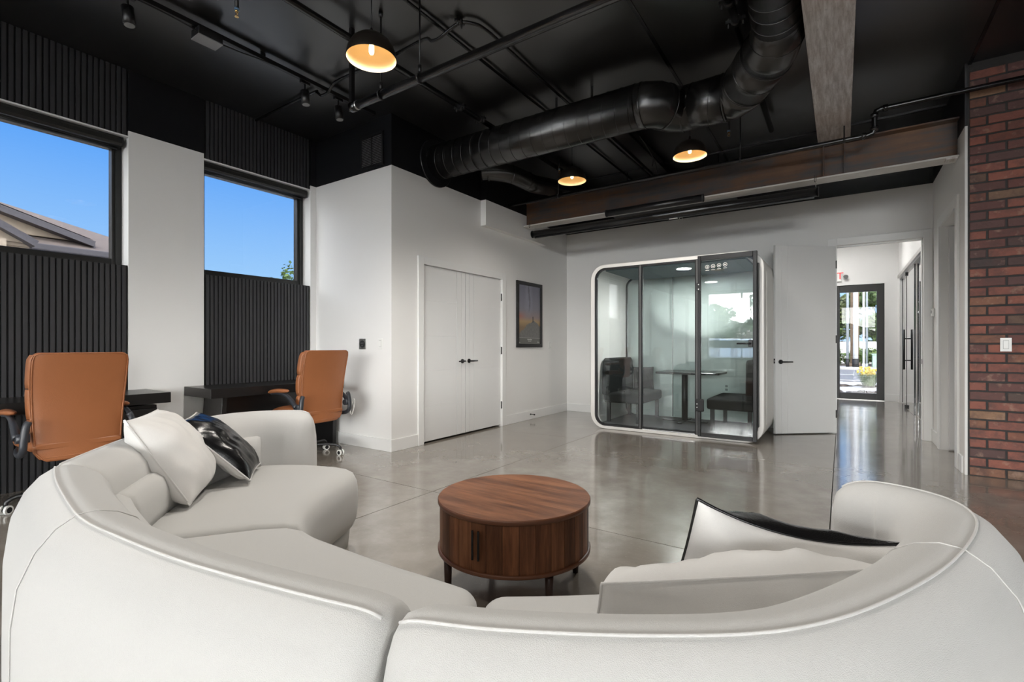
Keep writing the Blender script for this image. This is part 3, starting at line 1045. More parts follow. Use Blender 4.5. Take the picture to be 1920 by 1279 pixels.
for sp in SOFA:
    cv = [fl_xy(*p) for p in catmull([(a, b, 0) for a, b in sp['back']], 8) for p in [(p.x, p.y)]]
    fr = [fl_xy(p.x, p.y) for p in catmull([(a, b, 0) for a, b in sp['front']], 8)]
    sb = [fl_xy(p.x, p.y) for p in catmull([(a, b, 0) for a, b in sp['sb']], 8)]
    mid = sum(fr, Vector()) / len(fr)
    t = thing('sofa_section', sp['label'], 'sofa', (mid.x, mid.y, 0), 'curved sectional sofa')
    mb, P, N, F, mid_ = sweep(cv, BACK, sp['e'][0], sp['e'][1], 64, sp['f'][0], sp['f'][1])
    mb.build('backrest', M['boucle'], t)
    sm, B_, F_ = seat_mesh(sb, fr, *sp['se'])
    sm.build('seat', M['boucle'], t)
    # plinth below the seat, set back
    rings = []
    for b, f_ in zip(B_, F_):
        d = (f_ - b).normalized()
        w_ = (f_ - b).length
        rings.append([b + Vector((0, 0, 0.0)), b + d * (w_ - 0.07) + Vector((0, 0, 0.0)), b + d * (w_ - 0.055) + Vector((0, 0, 0.112)), b + Vector((0, 0, 0.112))])
    rings = rings[3:-3] if sp is not SOFA[0] else rings[5:-2]
    MB().loft(rings, True, True).build('plinth', M['boucle'], t)
    r0, r1 = sp['roll']
    rr_, _, _ = resample(cv, 60, False)
    MBr = sweep(rr_[int(r0 * 60):int(r1 * 60) + 1], ROLL, 0.03, 0.03, 40, 0.55, 0.55, 0.02)[0]
    MBr.build('lumbar_roll', M['boucle'], t)
    pip = []
    for p_, n_, f_ in zip(P, N, F):
        if f_ > 0.55:
            pip.append(p_ + n_ * (mid_ + (0 - mid_) * f_ - 0.0006) + Vector((0, 0, 0.7224 - 0.10 * (1 - f_) ** 1.5 * 0.965)))
    MB().tube(pip, 0.0026, 6).build('seam', M['seam'], t)
# upright cover seams on two of the backs
def cross_seam(sec, frac):
    sp = SOFA[sec]
    cv = [fl_xy(p.x, p.y) for p in catmull([(a, b, 0) for a, b in sp['back']], 8)]
    P, S, L = resample(cv, 60, False)
    i = int(frac * 60)
    t_ = (P[i + 1] - P[i - 1]).normalized()
    nn_ = Vector((-t_.y, t_.x, 0))
    pts = [P[i] + nn_ * (a * 1.012 - 0.0008) + Vector((0, 0, z * 1.0016)) for a, z in BACK[2:13]]
    root = [o for o in bpy.data.objects if o.get('label') == sp['label']][0]
    MB().tube(pts, 0.0016, 6).build('seam', M['seam'], root)
cross_seam(1, 0.43)
cross_seam(2, 0.62)

# ================================================================ cushions
def cushion_grid(w, h, th, side, n=36, seed=0, pinch=0.05, sag=0.0, wr=0.012):
    """one cover half as a grid; side = +1 front, -1 back"""
    rows = []
    for j in range(n + 1):
        row = []
        for i in range(n + 1):
            a, b = -1 + 2 * i / n, -1 + 2 * j / n
            a, b = math.sin(a * math.pi / 2) * 0.35 + a * 0.65, math.sin(b * math.pi / 2) * 0.35 + b * 0.65
            x = a * w / 2 * (1 - pinch * (1 - b * b))
            y = b * h / 2 * (1 - pinch * (1 - a * a))
            if b > 0 and sag:
                y -= sag * max(0, b) ** 2 * (1 - a * a)
            pf = (max(0, 1 - abs(a) ** 2.6)) ** 0.55 * (max(0, 1 - abs(b) ** 2.6)) ** 0.55
            z = th / 2 * pf
            wv = mnoise.noise(Vector((a * 1.7 + seed, b * 1.7, side * 3.1))) + 0.45 * mnoise.noise(Vector((a * 5.5 + b * 2.0, b * 2.6 + seed, side)))
            z += wr * wv * min(1, pf * 2.0)
            row.append(Vector((x, y, side * max(z, 0))))
        rows.append(row)
    return rows

def cushion(name, label, A, B, C, th, mats, seed, piping=None, zipper=False, sag=0.0, flip=1, cat='cushion', group=None, pinch=0.05, wr=0.012):
    """A top corner, B lower corner of the same edge, C the other lower corner"""
    A, B, C = Vector(A), Vector(B), Vector(C)
    ex, ey = (C - B), (A - B)
    w, h = ex.length, ey.length
    ex.normalize()
    ey = (ey - ex * ey.dot(ex)).normalized()
    ez = ex.cross(ey)
    c = B + ex * w / 2 + ey * h / 2
    mtx = Matrix((ex, ey, ez)).transposed().to_4x4()
    def W(p):
        return c + (mtx @ p)
    t = thing(name, label, cat, c, group)
    per = None
    for side, nm in ((1, 'front_cover'), (-1, 'back_cover')):
        g_ = cushion_grid(w, h, th, side, seed=seed, sag=sag, pinch=pinch, wr=wr)
        n = len(g_) - 1
        vs = [W(p) for row in g_ for p in row]
        fs = []
        for j in range(n):
            for i in range(n):
                q = (j * (n + 1) + i, j * (n + 1) + i + 1, (j + 1) * (n + 1) + i + 1, (j + 1) * (n + 1) + i)
                fs.append(q if side > 0 else q[::-1])
        MB().add(vs, fs, True).build(nm, mats[0 if side > 0 else 1], t, recalc=False)
        if per is None:
            per = [g_[0][i] for i in range(n)] + [g_[j][n] for j in range(n)] + [g_[n][n - i] for i in range(n)] + [g_[n - j][0] for j in range(n)]
            edge = [g_[j][0] for j in range(2, n - 1)]
            top = [g_[n][i] for i in range(2, n - 1)]
    MB().tube([W(p) for p in per], 0.0045 if piping else 0.003, 6, closed=True).build('piping', piping or mats[0], t)
    if zipper:
        MB().tube([W(p + Vector((-0.002, 0, 0.004))) for p in edge], 0.0038, 6).build('zip', M['grey_plastic'] if False else M['seam'], t)
        MB().obox(W(edge[-1] + Vector((-0.003, 0.01, 0.006))), ex * 0.004, ey * 0.012, ez * 0.003).build('zip_pull', M['steel'], t)
    return t

def P3(r, d, z):
    p = fl_xy(r, d)
    return (p.x, p.y, z)
cushion('throw_pillow', 'large plain off-white pillow with a zip edge, leaning left of the black-faced one', P3(-1.49, 1.815, 0.790), P3(-1.345, 2.03, 0.452), P3(-1.485, 2.41, 0.452), 0.23,
        (M['cushion'], M['cushion']), 3.0, None, True, group='sofa pillows', pinch=0.03, wr=0.016)
cushion('throw_pillow', 'pillow with a glossy black leather face and white back on the left section', P3(-1.60, 2.465, 0.725), P3(-1.275, 2.37, 0.462), P3(-1.405, 2.72, 0.462), 0.15,
        (M['black_leather'], M['cushion']), 8.0, M['seam'], False, group='sofa pillows', wr=0.020)
cushion('throw_pillow', 'plain white pillow lying nearest, in front of the black-piped one', P3(0.190, 0.925, 0.668), P3(0.150, 1.05, 0.437), P3(0.765, 1.13, 0.430), 0.22,
        (M['cushion'], M['cushion']), 5.0, None, False, group='sofa pillows', pinch=0.03, wr=0.028)
cushion('throw_pillow', 'white pillow with black piping and black leather far side, standing upright behind the nearest one', P3(0.905, 1.125, 0.668), P3(0.915, 1.215, 0.425), P3(0.448, 1.315, 0.496), 0.17,
        (M['black_leather'], M['cushion']), 11.0, M['black_leather'], False, group='sofa pillows', pinch=0.012, sag=0.050, wr=0.022)

# ================================================================ coffee table
TC = fl_xy(0.01, 2.29)
tb = thing('coffee_table', 'round walnut drum coffee table with two black bar handles', 'coffee table', (TC.x, TC.y, 0))
TH, TR = 0.42, 0.355
MB().lathe([(TR - 0.006, TH - 0.022), (TR, TH - 0.017), (TR, TH - 0.004), (TR - 0.003, TH)], (TC.x, TC.y, 0), 72).build('tabletop', M['wood_edge'], tb)
MB().lathe([(TR - 0.0025, 0.0), (TR - 0.0035, 0.0012)], (TC.x, TC.y, TH - 0.0003), 72, False).build('top_veneer', M['wood_top'], tb)
tb.children[-1].rotation_euler = (0, 0, 0)
tv = kin(tb)[-1]
MB().lathe([(TR - 0.004, 0.1835), (TR - 0.0005, 0.186), (TR, 0.197), (TR - 0.002, 0.200), (TR - 0.012, 0.2005)], (TC.x, TC.y, 0), 72).build('base_ring', M['wood_edge'], tb)
MB().lathe([(TR - 0.026, 0.206), (TR - 0.026, TH - 0.021)], (TC.x, TC.y, 0), 48).build('carcass', M['wood_dark'], tb)
NS = 32
RO = TR - 0.009
hw = math.pi / NS - 0.0022
def stave_mesh():
    b = MB()
    rings = []
    for k in range(5):
        a = -hw + 2 * hw * k / 4
        rings.append([(RO * math.cos(a), RO * math.sin(a), 0.0), (RO * math.cos(a), RO * math.sin(a), 0.1977),
                      ((RO - 0.014) * math.cos(a), (RO - 0.014) * math.sin(a), 0.1977), ((RO - 0.014) * math.cos(a), (RO - 0.014) * math.sin(a), 0.0)])
    return b.loft(rings, True, False).mesh('slat')
sme = stave_mesh()
for k in range(NS):
    one('slat', sme, M['wood_v'], tb, (0, 0, 0.2003), (0, 0, (k + 0.5) * 2 * math.pi / NS + 0.06))
def on_drum(px_r, extra):
    # a point on the drum's near side whose lateral offset (to the right) is px_r
    d = -math.sqrt(max(0, (RO + extra) ** 2 - px_r ** 2))
    p = fl_xy(0.01 + px_r, 2.29 + d)
    return p
for rr_ in (-0.171, -0.146):
    a, b = on_drum(rr_, 0.016), on_drum(rr_, 0.0)
    o_ = (a - b).normalized()
    s_ = Vector((-o_.y, o_.x, 0))
    h = MB().obox(a + Vector((0, 0, 0.312)), s_ * 0.0045, o_ * 0.005, Vector((0, 0, 0.060)))
    for z_ in (0.27, 0.354):
        h.cyl(b + Vector((0, 0, z_)), a + Vector((0, 0, z_)), 0.004, 8)
    h.build('bar_handle', M['black_gloss'], tb, 0.002, 1)
for ang in (21, -64, -154, 111):
    a = rad(ang) + YAW
    p = TC + Vector((math.cos(a), math.sin(a), 0)) * 0.325
    MB().cyl((p.x, p.y, 0.0), (p.x, p.y, 0.186), 0.014, 14, 0.0185).build('leg', M['wood_dark'], tb)

# ================================================================ office chairs
def office_chair(label):
    t = thing('office_chair', label, 'office chair', (0, 0, 0), 'tan leather office chairs')
    tan = M['tan']
    # back shell: tall slightly curved leather slab (local +Y is the way the sitter faces)
    hs = [0.362, 0.385, 0.43, 0.55, 0.68, 0.80, 0.92, 1.02, 1.055, 1.075]
    def by(z):
        return -0.245 - 0.05 * ((z - 0.62) / 0.45) ** 1.0 + 0.035 * math.sin((z - 0.385) / 0.69 * math.pi)
    def bw_(z):
        base_ = 0.225 + 0.025 * min(1, max(0, (z - 0.42) / 0.45))
        if z > 1.02:
            base_ -= 0.020 * ((z - 1.02) / 0.055) ** 2
        if z < 0.44:
            base_ -= 0.03 * ((0.44 - z) / 0.055) ** 2
        return base_
    def slab(th0, th1, grow=0.0):
        rings = []
        for z in hs:
            w_, y_ = bw_(z) + grow, by(z)
            rg = []
            for k in range(9):
                a = -1 + 2 * k / 8
                rg.append((a * w_, y_ - th0 + 0.022 * a * a, z))
            for k in range(8, -1, -1):
                a = -1 + 2 * k / 8
                rg.append((a * w_, y_ + th1 + 0.022 * a * a, z))
            rings.append(rg)
        return MB().loft(rings, True, True)
    slab(0.030, 0.030).build('backrest', tan, t, 0.014, 3)
    def rim(yo, r, ins):
        pts = []
        for z in hs[1:-1]:
            pts.append((bw_(z) - ins, by(z) + yo + 0.022, z))
        topz = 1.068
        wtop = bw_(1.055) - ins
        pts += [(wtop * 0.9, by(topz) + yo + 0.018, topz), (0, by(topz) + yo, topz + 0.002), (-wtop * 0.9, by(topz) + yo + 0.018, topz)]
        for z in reversed(hs[1:-1]):
            pts.append((-bw_(z) + ins, by(z) + yo + 0.022, z))
        pts += [(-bw_(0.40) * 0.85, by(0.392) + yo + 0.016, 0.392), (0, by(0.392) + yo, 0.391), (bw_(0.40) * 0.85, by(0.392) + yo + 0.016, 0.392)]
        return MB().tube(pts, r, 6, closed=True)
    rim(-0.031, 0.0045, 0.004).build('piping', tan, t)
    rim(-0.020, 0.0045, -0.002).build('piping', tan, t)
    # padded front: head roll, middle and lumbar pads
    for z0, z1, th in ((0.845, 1.06, 0.075), (0.645, 0.84, 0.085), (0.475, 0.64, 0.095)):
        rings = []
        for i in range(9):
            u_ = -1 + 2 * i / 8
            z = (z0 + z1) / 2 + u_ * (z1 - z0) / 2
            p_ = math.sqrt(max(0, 1 - abs(u_) ** 2.4))
            rg = []
            for k in range(13):
                a = -1 + 2 * k / 12
                q = (1 - abs(a) ** 4) ** 0.5
                rg.append((a * (bw_(z) + 0.012) , by(z) + 0.028 + 0.022 * a * a + th * p_ * (0.25 + 0.75 * q), z))
            rg += [(bw_(z) * 0.98, by(z) + 0.02, z), (-bw_(z) * 0.98, by(z) + 0.02, z)]
            rings.append(rg)
        MB().loft(rings, True, True).build('back_cushion', tan, t)
    # seat cushion
    rings = []
    for i in range(13):
        u_ = -1 + 2 * i / 12
        y_ = 0.02 + u_ * 0.265
        e = math.sqrt(max(0, 1 - abs(u_) ** 5))
        rg = []
        for k in range(20):
            a = 2 * math.pi * k / 20
            cx_, sz_ = math.cos(a), math.sin(a)
            sx = math.copysign(abs(cx_) ** 0.45, cx_) * (0.245 * (0.90 + 0.10 * e))
            sz = math.copysign(abs(sz_) ** 0.6, sz_) * 0.055 * max(0.25, e)
            rg.append((sx, y_, 0.465 + sz - (0.012 * max(0, u_) ** 3)))
        rings.append(rg)
    MB().loft(rings, True, True).build('seat', tan, t)
    # flip-up arms
    for s in (-1, 1):
        hook = [(s * 0.255, 0.02, 0.425), (s * 0.277, -0.10, 0.42), (s * 0.285, -0.20, 0.425), (s * 0.285, -0.262, 0.46), (s * 0.283, -0.275, 0.53), (s * 0.272, -0.272, 0.61), (s * 0.258, -0.268, 0.640)]
        MB().tube(catmull(hook, 4), [0.020] * 4 * 6 + [0.017], 10).build('arm_bracket', M['rubber'], t)
        MB().cyl((s * 0.250, -0.235, 0.535), (s * 0.315, -0.235, 0.535), 0.030, 16).build('arm_pivot', M['rubber'], t)
        post = [(s * 0.305, -0.235, 0.535), (s * 0.305, -0.16, 0.60), (s * 0.303, -0.07, 0.648), (s * 0.300, 0.06, 0.662), (s * 0.298, 0.16, 0.655)]
        ar = MB().tube(catmull(post, 4), [0.024 - 0.008 * min(1, k / 10) for k in range(17)], 10).build('armrest', M['rubber'], t)
        rings = []
        for i in range(11):
            u_ = -1 + 2 * i / 10
            e = math.sqrt(max(0.02, 1 - abs(u_) ** 3))
            yy = 0.045 + u_ * 0.165
            zz = 0.683 - 0.020 * max(0, u_) ** 2 - 0.006 * u_
            rings.append([(s * 0.301 + 0.033 * e * math.cos(k * math.pi / 6), yy, zz + 0.021 * e * math.sin(k * math.pi / 6)) for k in range(12)])
        MB().loft(rings, True, True).build('armrest_pad', tan, t)
    # mechanism, gas lift, star base with castors
    MB().box(-0.10, 0.10, -0.12, 0.10, 0.385, 0.418).build('tilt_mechanism', M['black_matte'], t, 0.006)
    MB().tube([(0.10, -0.02, 0.395), (0.20, -0.03, 0.392), (0.245, -0.035, 0.388)], 0.006, 8).build('tilt_lever', M['black'], t)
    MB().cyl((0, 0, 0.14), (0, 0, 0.39), 0.025, 14).build('gas_lift', M['black'], t)
    MB().cyl((0, 0, 0.27), (0, 0, 0.28), 0.03, 14).build('lift_collar', M['black'], t)
    hub = MB().cyl((0, 0, 0.075), (0, 0, 0.145), 0.042, 18).build('base_hub', M['black'], t)
    for k in range(5):
        a = 2 * math.pi * k / 5 + 0.35
        ux, uy = math.cos(a), math.sin(a)
        leg = [(0.03 * ux, 0.03 * uy, 0.115), (0.16 * ux, 0.16 * uy, 0.118), (0.26 * ux, 0.26 * uy, 0.110), (0.305 * ux, 0.305 * uy, 0.085), (0.312 * ux, 0.312 * uy, 0.062)]
        lg = MB().tube(catmull(leg, 4), 0.0135, 8).build('base_leg', M['black'], t)
        b_ = a + 0.9 + k * 0.8
        vx, vy = math.cos(b_), math.sin(b_)
        cxx, cyy = 0.312 * ux, 0.312 * uy
        ws = MB()
        for q in (-1, 1):
            ws.cyl((cxx + vx * q * 0.009, cyy + vy * q * 0.009, 0.03), (cxx + vx * q * 0.024, cyy + vy * q * 0.024, 0.03), 0.030, 18)
        wo = ws.build('castor', M['plastic_white'], t)
        hb = MB()
        hb.cyl((cxx - vx * 0.0255, cyy - vy * 0.0255, 0.03), (cxx + vx * 0.0255, cyy + vy * 0.0255, 0.03), 0.019, 16)
        hb.cyl((cxx, cyy, 0.03), (cxx, cyy, 0.068), 0.013, 10)
        hb.build('castor_hub', M['black'], wo)
    return t
CH1 = office_chair('tan leather office chair showing its broad back, at the desk by the left frame edge')
ch2 = dup(CH1, label='tan leather office chair half turned, at the desk against the vent wall')
CH1.location = (-4.495, 1.09, 0)
CH1.rotation_euler = (0, 0, rad(90))
ch2.location = (-4.47, 2.93, 0)
ch2.rotation_euler = (0, 0, rad(93))

# ================================================================ desks
def desk(label, y0, y1, leg_at, cab, x1=-4.70):
    t = thing('desk', label, 'desk', ((-5.2 + x1) / 2, (y0 + y1) / 2, 0), 'long black wall desks')
    MB().box(-5.222, x1, y0, y1, 0.640, 0.7265).build('desktop', M['desk'], t, 0.002, 1)
    for (ya, yb) in leg_at:      # slab legs leaning a little
        MB().prism([(-5.15, ya, 0.0), (-4.775, ya, 0.0), (-4.745, ya + yb, 0.6395), (-5.10, ya + yb, 0.6395)], (0, 0.045, 0)).build('leg', M['desk'], t, 0.002, 1)
    if cab:
        a, b = cab
        MB().box(-5.16, -4.765, a, b, 0.0, 0.625).build('pedestal', M['desk'], t, 0.002, 1)
        for z0, z1 in ((0.02, 0.40), (0.405, 0.60)):
            d_ = MB().box(-4.765, -4.748, a + 0.004, b - 0.004, z0, z1).build('drawer', M['desk'], t, 0.002, 1)
            MB().box(-4.748, -4.744, a + 0.05, b - 0.05, z1 - 0.012, z1 - 0.004).build('drawer_pull', M['black_matte'], d_)
    return t
dk1 = desk('black desk with a drawer pedestal below the window with the neighbouring roof', -0.15, 1.795, [(0.05, 0.0)], (1.20, 1.715))
dk2 = desk('black desk with slab legs in the corner against the vent wall', 2.105, 3.515, [(2.20, 0.03), (3.43, -0.01)], None, -4.69)
MB().box(-4.97, -4.955, 2.30, 3.40, 0.35, 0.639).build('modesty_panel', M['desk'], dk2)
for dd, yy in ((dk1, 1.47), (dk2, 2.62)):
    MB().box(-5.13, -5.05, yy - 0.05, yy + 0.05, 0.7262, 0.7285).build('cable_flap', M['black_matte'], dd, 0.001, 1)
MB().box(-4.71, -4.6995, 2.655, 2.658, 0.66, 0.72).build('drawer_gap', M['black_matte'], dk2)

# ================================================================ meeting booth
BX0, BX1, BY0, BY1, BH = -2.85, -0.72, 6.13, 7.36, 2.21
bo = thing('meeting_booth', 'white rounded meeting booth with a black framed glass front against the back wall', 'meeting booth', ((BX0 + BX1) / 2, (BY0 + BY1) / 2, 0))
def rrect(x0, x1, z0, z1, r, n=8):
    pts = []
    for cx_, cz_, a0 in ((x1 - r, z0 + r, -90), (x1 - r, z1 - r, 0), (x0 + r, z1 - r, 90), (x0 + r, z0 + r, 180)):
        for k in range(n + 1):
            a = rad(a0 + 90 * k / n)
            pts.append((cx_ + r * math.cos(a), cz_ + r * math.sin(a)))
    return pts
def ring_shell(o, i, y0, y1, soft=0.0):
    sec = []
    for (a, b) in zip(o, i):
        mx, mz = b[0] - a[0], b[1] - a[1]
        sec.append([(a[0] + mx * 0.12 * (soft > 0), y0, a[1] + mz * 0.12 * (soft > 0)), (b[0], y0, b[1]), (b[0], y1, b[1]), (a[0], y1, a[1]), (a[0], y0 + soft, a[1])])
    return MB().loft(sec, False, False, closed=True)
n_ = 8
ring_shell(rrect(BX0, BX1, 0.0, BH, 0.20), rrect(BX0 + 0.062, BX1 - 0.062, 0.040, BH - 0.045, 0.145), BY0, BY1, 0.012).build('shell', M['shell'], bo)
# side panel outside right
MB().box(BX1 - 0.0005, BX1 + 0.008, BY0 + 0.17, BY1 - 0.10, 0.20, 1.98).build('side_panel', M['shell'], bo, 0.004, 2)
MB().box(BX1 + 0.008, BX1 + 0.012, BY1 - 0.16, BY1 - 0.145, 1.45, 1.90).build('vent_slot', M['grey_plastic'], bo)
fr_i = rrect(BX0 + 0.062, BX1 - 0.062, 0.040, BH - 0.045, 0.145)
fr_o = rrect(BX0 + 0.088, BX1 - 0.088, 0.066, BH - 0.071, 0.122)
ring_shell(fr_i, fr_o, BY0 + 0.004, BY0 + 0.045).build('front_frame', M['black'], bo)
ring_shell(fr_i, rrect(BX0 + 0.085, BX1 - 0.085, 0.063, BH - 0.068, 0.125), BY1 - 0.08, BY1 - 0.04).build('rear_frame', M['black'], bo)
for x in (-2.152, -1.448):
    MB().box(x - 0.024, x + 0.024, BY0 - 0.004, BY0 + 0.05, 0.045, BH - 0.05).build('post', M['black'], bo, 0.004, 1)
    MB().box(x - 0.004, x + 0.004, BY0 - 0.007, BY0 - 0.003, 0.05, BH - 0.055).build('post_groove', M['grey_plastic'], bo)
poly = [p for p in fr_o]
def pane_from(poly, xa, xb, y):
    pts = [(min(max(x, xa), xb), y, z) for x, z in poly]
    out = []
    for p in pts:
        if not out or (Vector(p) - Vector(out[-1])).length > 1e-4:
            out.append(p)
    return MB().prism(out, (0, 0.008, 0))
pane_from(fr_o, BX0 + 0.07, -2.176, BY0 + 0.02).build('pane', M['booth_glass'], bo)
pane_from(fr_o, -2.128, -1.472, BY0 + 0.02).build('pane', M['booth_glass'], bo)
pane_from(fr_o, BX0 + 0.07, -2.07, BY1 - 0.065).build('pane', M['booth_glass'], bo)
pane_from(fr_o, -2.066, BX1 - 0.07, BY1 - 0.065).build('pane', M['booth_glass'], bo)
MB().box(-2.072, -2.064, BY1 - 0.075, BY1 - 0.055, 0.07, BH - 0.075).build('glass_joint', M['grey_plastic'], bo)
MB().box(-2.125, -1.475, BY0 - 0.002, BY0 + 0.03, 0.040, 0.052).build('sill_strip', M['chrome'], bo)
# raised floor, ceiling board, downlight
MB().box(BX0 + 0.075, BX1 - 0.075, BY0 + 0.05, BY1 - 0.09, 0.045, 0.068).build('booth_carpet', M['carpet'], bo)
M['booth_ceiling'] = plain('slate_booth_ceiling', (0.10, 0.135, 0.145, 1), 0.7)
MB().box(BX0 + 0.20, BX1 - 0.20, BY0 + 0.05, BY1 - 0.09, BH - 0.085, BH - 0.06).build('booth_ceiling', M['booth_ceiling'], bo)
dl = MB().cyl((-1.70, 6.50, BH - 0.093), (-1.70, 6.50, BH - 0.0855), 0.085, 28).build('downlight', M['disc_light'], bo)
MB().lathe([(0.086, -0.008), (0.098, -0.010), (0.100, 0.0), (0.086, 0.0)], (-1.70, 6.50, BH - 0.0855), 28, True, False).build('downlight_rim', M['plastic_white'], dl)
# hinged glass door, a little proud of the shell
def door_ring():
    x0, x1, z0, z1 = -1.425, -0.785, 0.035, BH - 0.022
    w = MB()
    y0, y1 = BY0 - 0.075, BY0 - 0.035
    w.box(x0, x0 + 0.036, y0, y1, z0, z1).box(x1 - 0.042, x1, y0, y1, z0, z1)
    w.box(x0 + 0.036, x1 - 0.042, y0, y1, z0, z0 + 0.05).box(x0 + 0.036, x1 - 0.042, y0, y1, z1 - 0.06, z1)
    return w
dr = door_ring().build('booth_door', M['black'], bo, 0.004, 1)
MB().box(-1.392, -0.824, BY0 - 0.060, BY0 - 0.051, 0.08, BH - 0.08).build('door_pane', M['booth_glass'], dr)
MB().box(-0.872, -0.826, BY0 - 0.083, BY0 - 0.06, 1.105, 1.185).build('lock_plate', M['black'], dr, 0.004, 1)
MB().tube([(-0.850, BY0 - 0.08, 1.143), (-0.850, BY0 - 0.125, 1.143), (-0.87, BY0 - 0.128, 1.143), (-0.985, BY0 - 0.125, 1.143)], 0.0095, 8).build('door_handle', M['black'], dr)
MB().box(-1.432, -1.388, BY0 - 0.088, BY0 - 0.074, 1.77, 1.865).build('door_hinge', M['black'], dr, 0.003, 1)
for z_ in (1.79, 1.845):
    MB().cyl((-1.41, BY0 - 0.0905, z_), (-1.41, BY0 - 0.088, z_), 0.007, 10).build('hinge_screw', M['plastic_white'], dr)
MB().box(-1.448, -1.348, BY0 - 0.10, BY0 - 0.074, 0.335, 0.485).build('floor_closer', M['black_matte'], dr, 0.018, 3)
for z_ in (0.385, 0.425):
    MB().cyl((-1.425, BY0 - 0.103, z_), (-1.425, BY0 - 0.099, z_), 0.006, 10).build('hinge_screw', M['plastic_white'], dr)
MB().box(-0.782, -0.770, BY0 - 0.055, BY0 + 0.01, 0.20, 2.05).build('door_seal', M['black_matte'], dr)
# four round icon stickers with a line below each
for k in range(4):
    cx_, cz_ = -1.318 + k * 0.066, 2.050 + 0.004 * k
    y_ = BY0 - 0.0615
    pts = [(cx_ + 0.021 * math.cos(a), y_, cz_ + 0.021 * math.sin(a)) for a in [2 * math.pi * i / 20 for i in range(20)]]
    dd = MB().tube(pts, 0.0032, 6, closed=True)
    dd.box(cx_ - 0.008, cx_ + 0.008, y_ - 0.001, y_ + 0.001, cz_ - 0.008, cz_ + 0.006)
    dd.box(cx_ - 0.020, cx_ + 0.020, y_ - 0.001, y_ + 0.001, cz_ - 0.043, cz_ - 0.038)
    dd.build('icon_sticker', M['plastic_white'], dr)

def bench(label, x0, x1, facing):
    t = thing('booth_bench', label, 'bench', ((x0 + x1) / 2, 6.75, 0.068), 'charcoal booth benches')
    ya, yb = 6.30, 7.22
    MB().box(x0, x1, ya, yb, 0.335, 0.470).build('seat', M['charcoal_fabric'], t, 0.03, 3)
    bx = (x0 - 0.02, x0 + 0.10) if facing > 0 else (x1 - 0.10, x1 + 0.02)
    rings = []
    for z, ins in ((0.44, 0), (0.60, 0), (0.80, 0.01), (0.90, 0.03), (0.945, 0.09)):
        k = 0.0
        rings.append([(bx[0], ya + ins, z), (bx[1], ya + ins, z), (bx[1], yb - ins, z), (bx[0], yb - ins, z)])
    MB().loft(rings, True, False).build('backrest', M['charcoal_fabric'], t, 0.02, 3)
    for x in (x0 + 0.06, x1 - 0.06):
        for y in (ya + 0.06, yb - 0.06):
            MB().prism([(x - 0.022, y - 0.022, 0.068), (x + 0.022, y - 0.022, 0.068), (x + 0.022, y + 0.022, 0.068), (x - 0.022, y + 0.022, 0.068)], (0, 0, 0.268)).build('leg', M['black_matte'], t)
    return t
bench('charcoal bench in the booth with a small black cushion on it', -2.74, -2.20, 1)
bench('charcoal bench in the booth behind the glass door', -1.38, -0.84, -1)
cushion('booth_cushion', 'small black cushion propped on the bench inside the booth', (-2.60, 6.98, 0.80), (-2.55, 6.98, 0.475), (-2.30, 7.14, 0.475), 0.12,
        (M['black_fabric'], M['black_fabric']), 15.0, M['black_fabric'], pinch=0.07)
tt = thing('booth_table', 'dark rounded table on one column inside the booth', 'table', (-1.80, 6.93, 0.068))
pts = rrect(-2.13, -1.30, 6.62, 7.24, 0.07, 5)
MB().prism([(x, y, 0.735) for x, y in pts], (0, 0, 0.028)).build('tabletop', M['desk'], tt, 0.004, 1)
MB().cyl((-1.80, 6.93, 0.075), (-1.80, 6.93, 0.736), 0.040, 20).build('column', M['black'], tt)
MB().box(-1.83, -1.77, 6.66, 7.20, 0.068, 0.088).build('foot', M['black'], tt, 0.006, 1)
MB().box(-2.10, -1.50, 6.90, 6.96, 0.068, 0.086).build('foot', M['black'], tt, 0.006, 1)

# ================================================================ ceiling services
def clamp(mb, p, d, r, rot=0.0):
    """grooved pipe coupling: a fat ring with bolt ears"""
    p, d = Vector(p), Vector(d).normalized()
    mb.cyl(p - d * 0.022, p + d * 0.022, r * 1.35, 14)
    s = d.cross(Vector((0, 0, 1))).normalized()
    for q in (-1, 1):
        mb.obox(p + s * q * r * 1.75, s * 0.018, d * 0.018, Vector((0, 0, 0.012)))
        mb.cyl(p + s * q * r * 1.8 + Vector((0, 0, -0.04)), p + s * q * r * 1.8 + Vector((0, 0, 0.03)), 0.006, 6)

def pipe(name, label, pts, r, cat='pipe', mat='black_gloss', clamps=(), smooth_per=0, group=None, n=12):
    P = [Vector(p) for p in pts]
    c = P[len(P) // 2]
    t = thing(name, label, cat, c, group)
    q = catmull(P, smooth_per) if smooth_per else P
    MB().tube(q, r, n).build('pipe_run' if cat == 'pipe' else 'conduit_run', M[mat], t)
    for (p, d) in clamps:
        m_ = MB()
        clamp(m_, p, d, r)
        m_.build('coupling', M['black'], t)
    return t

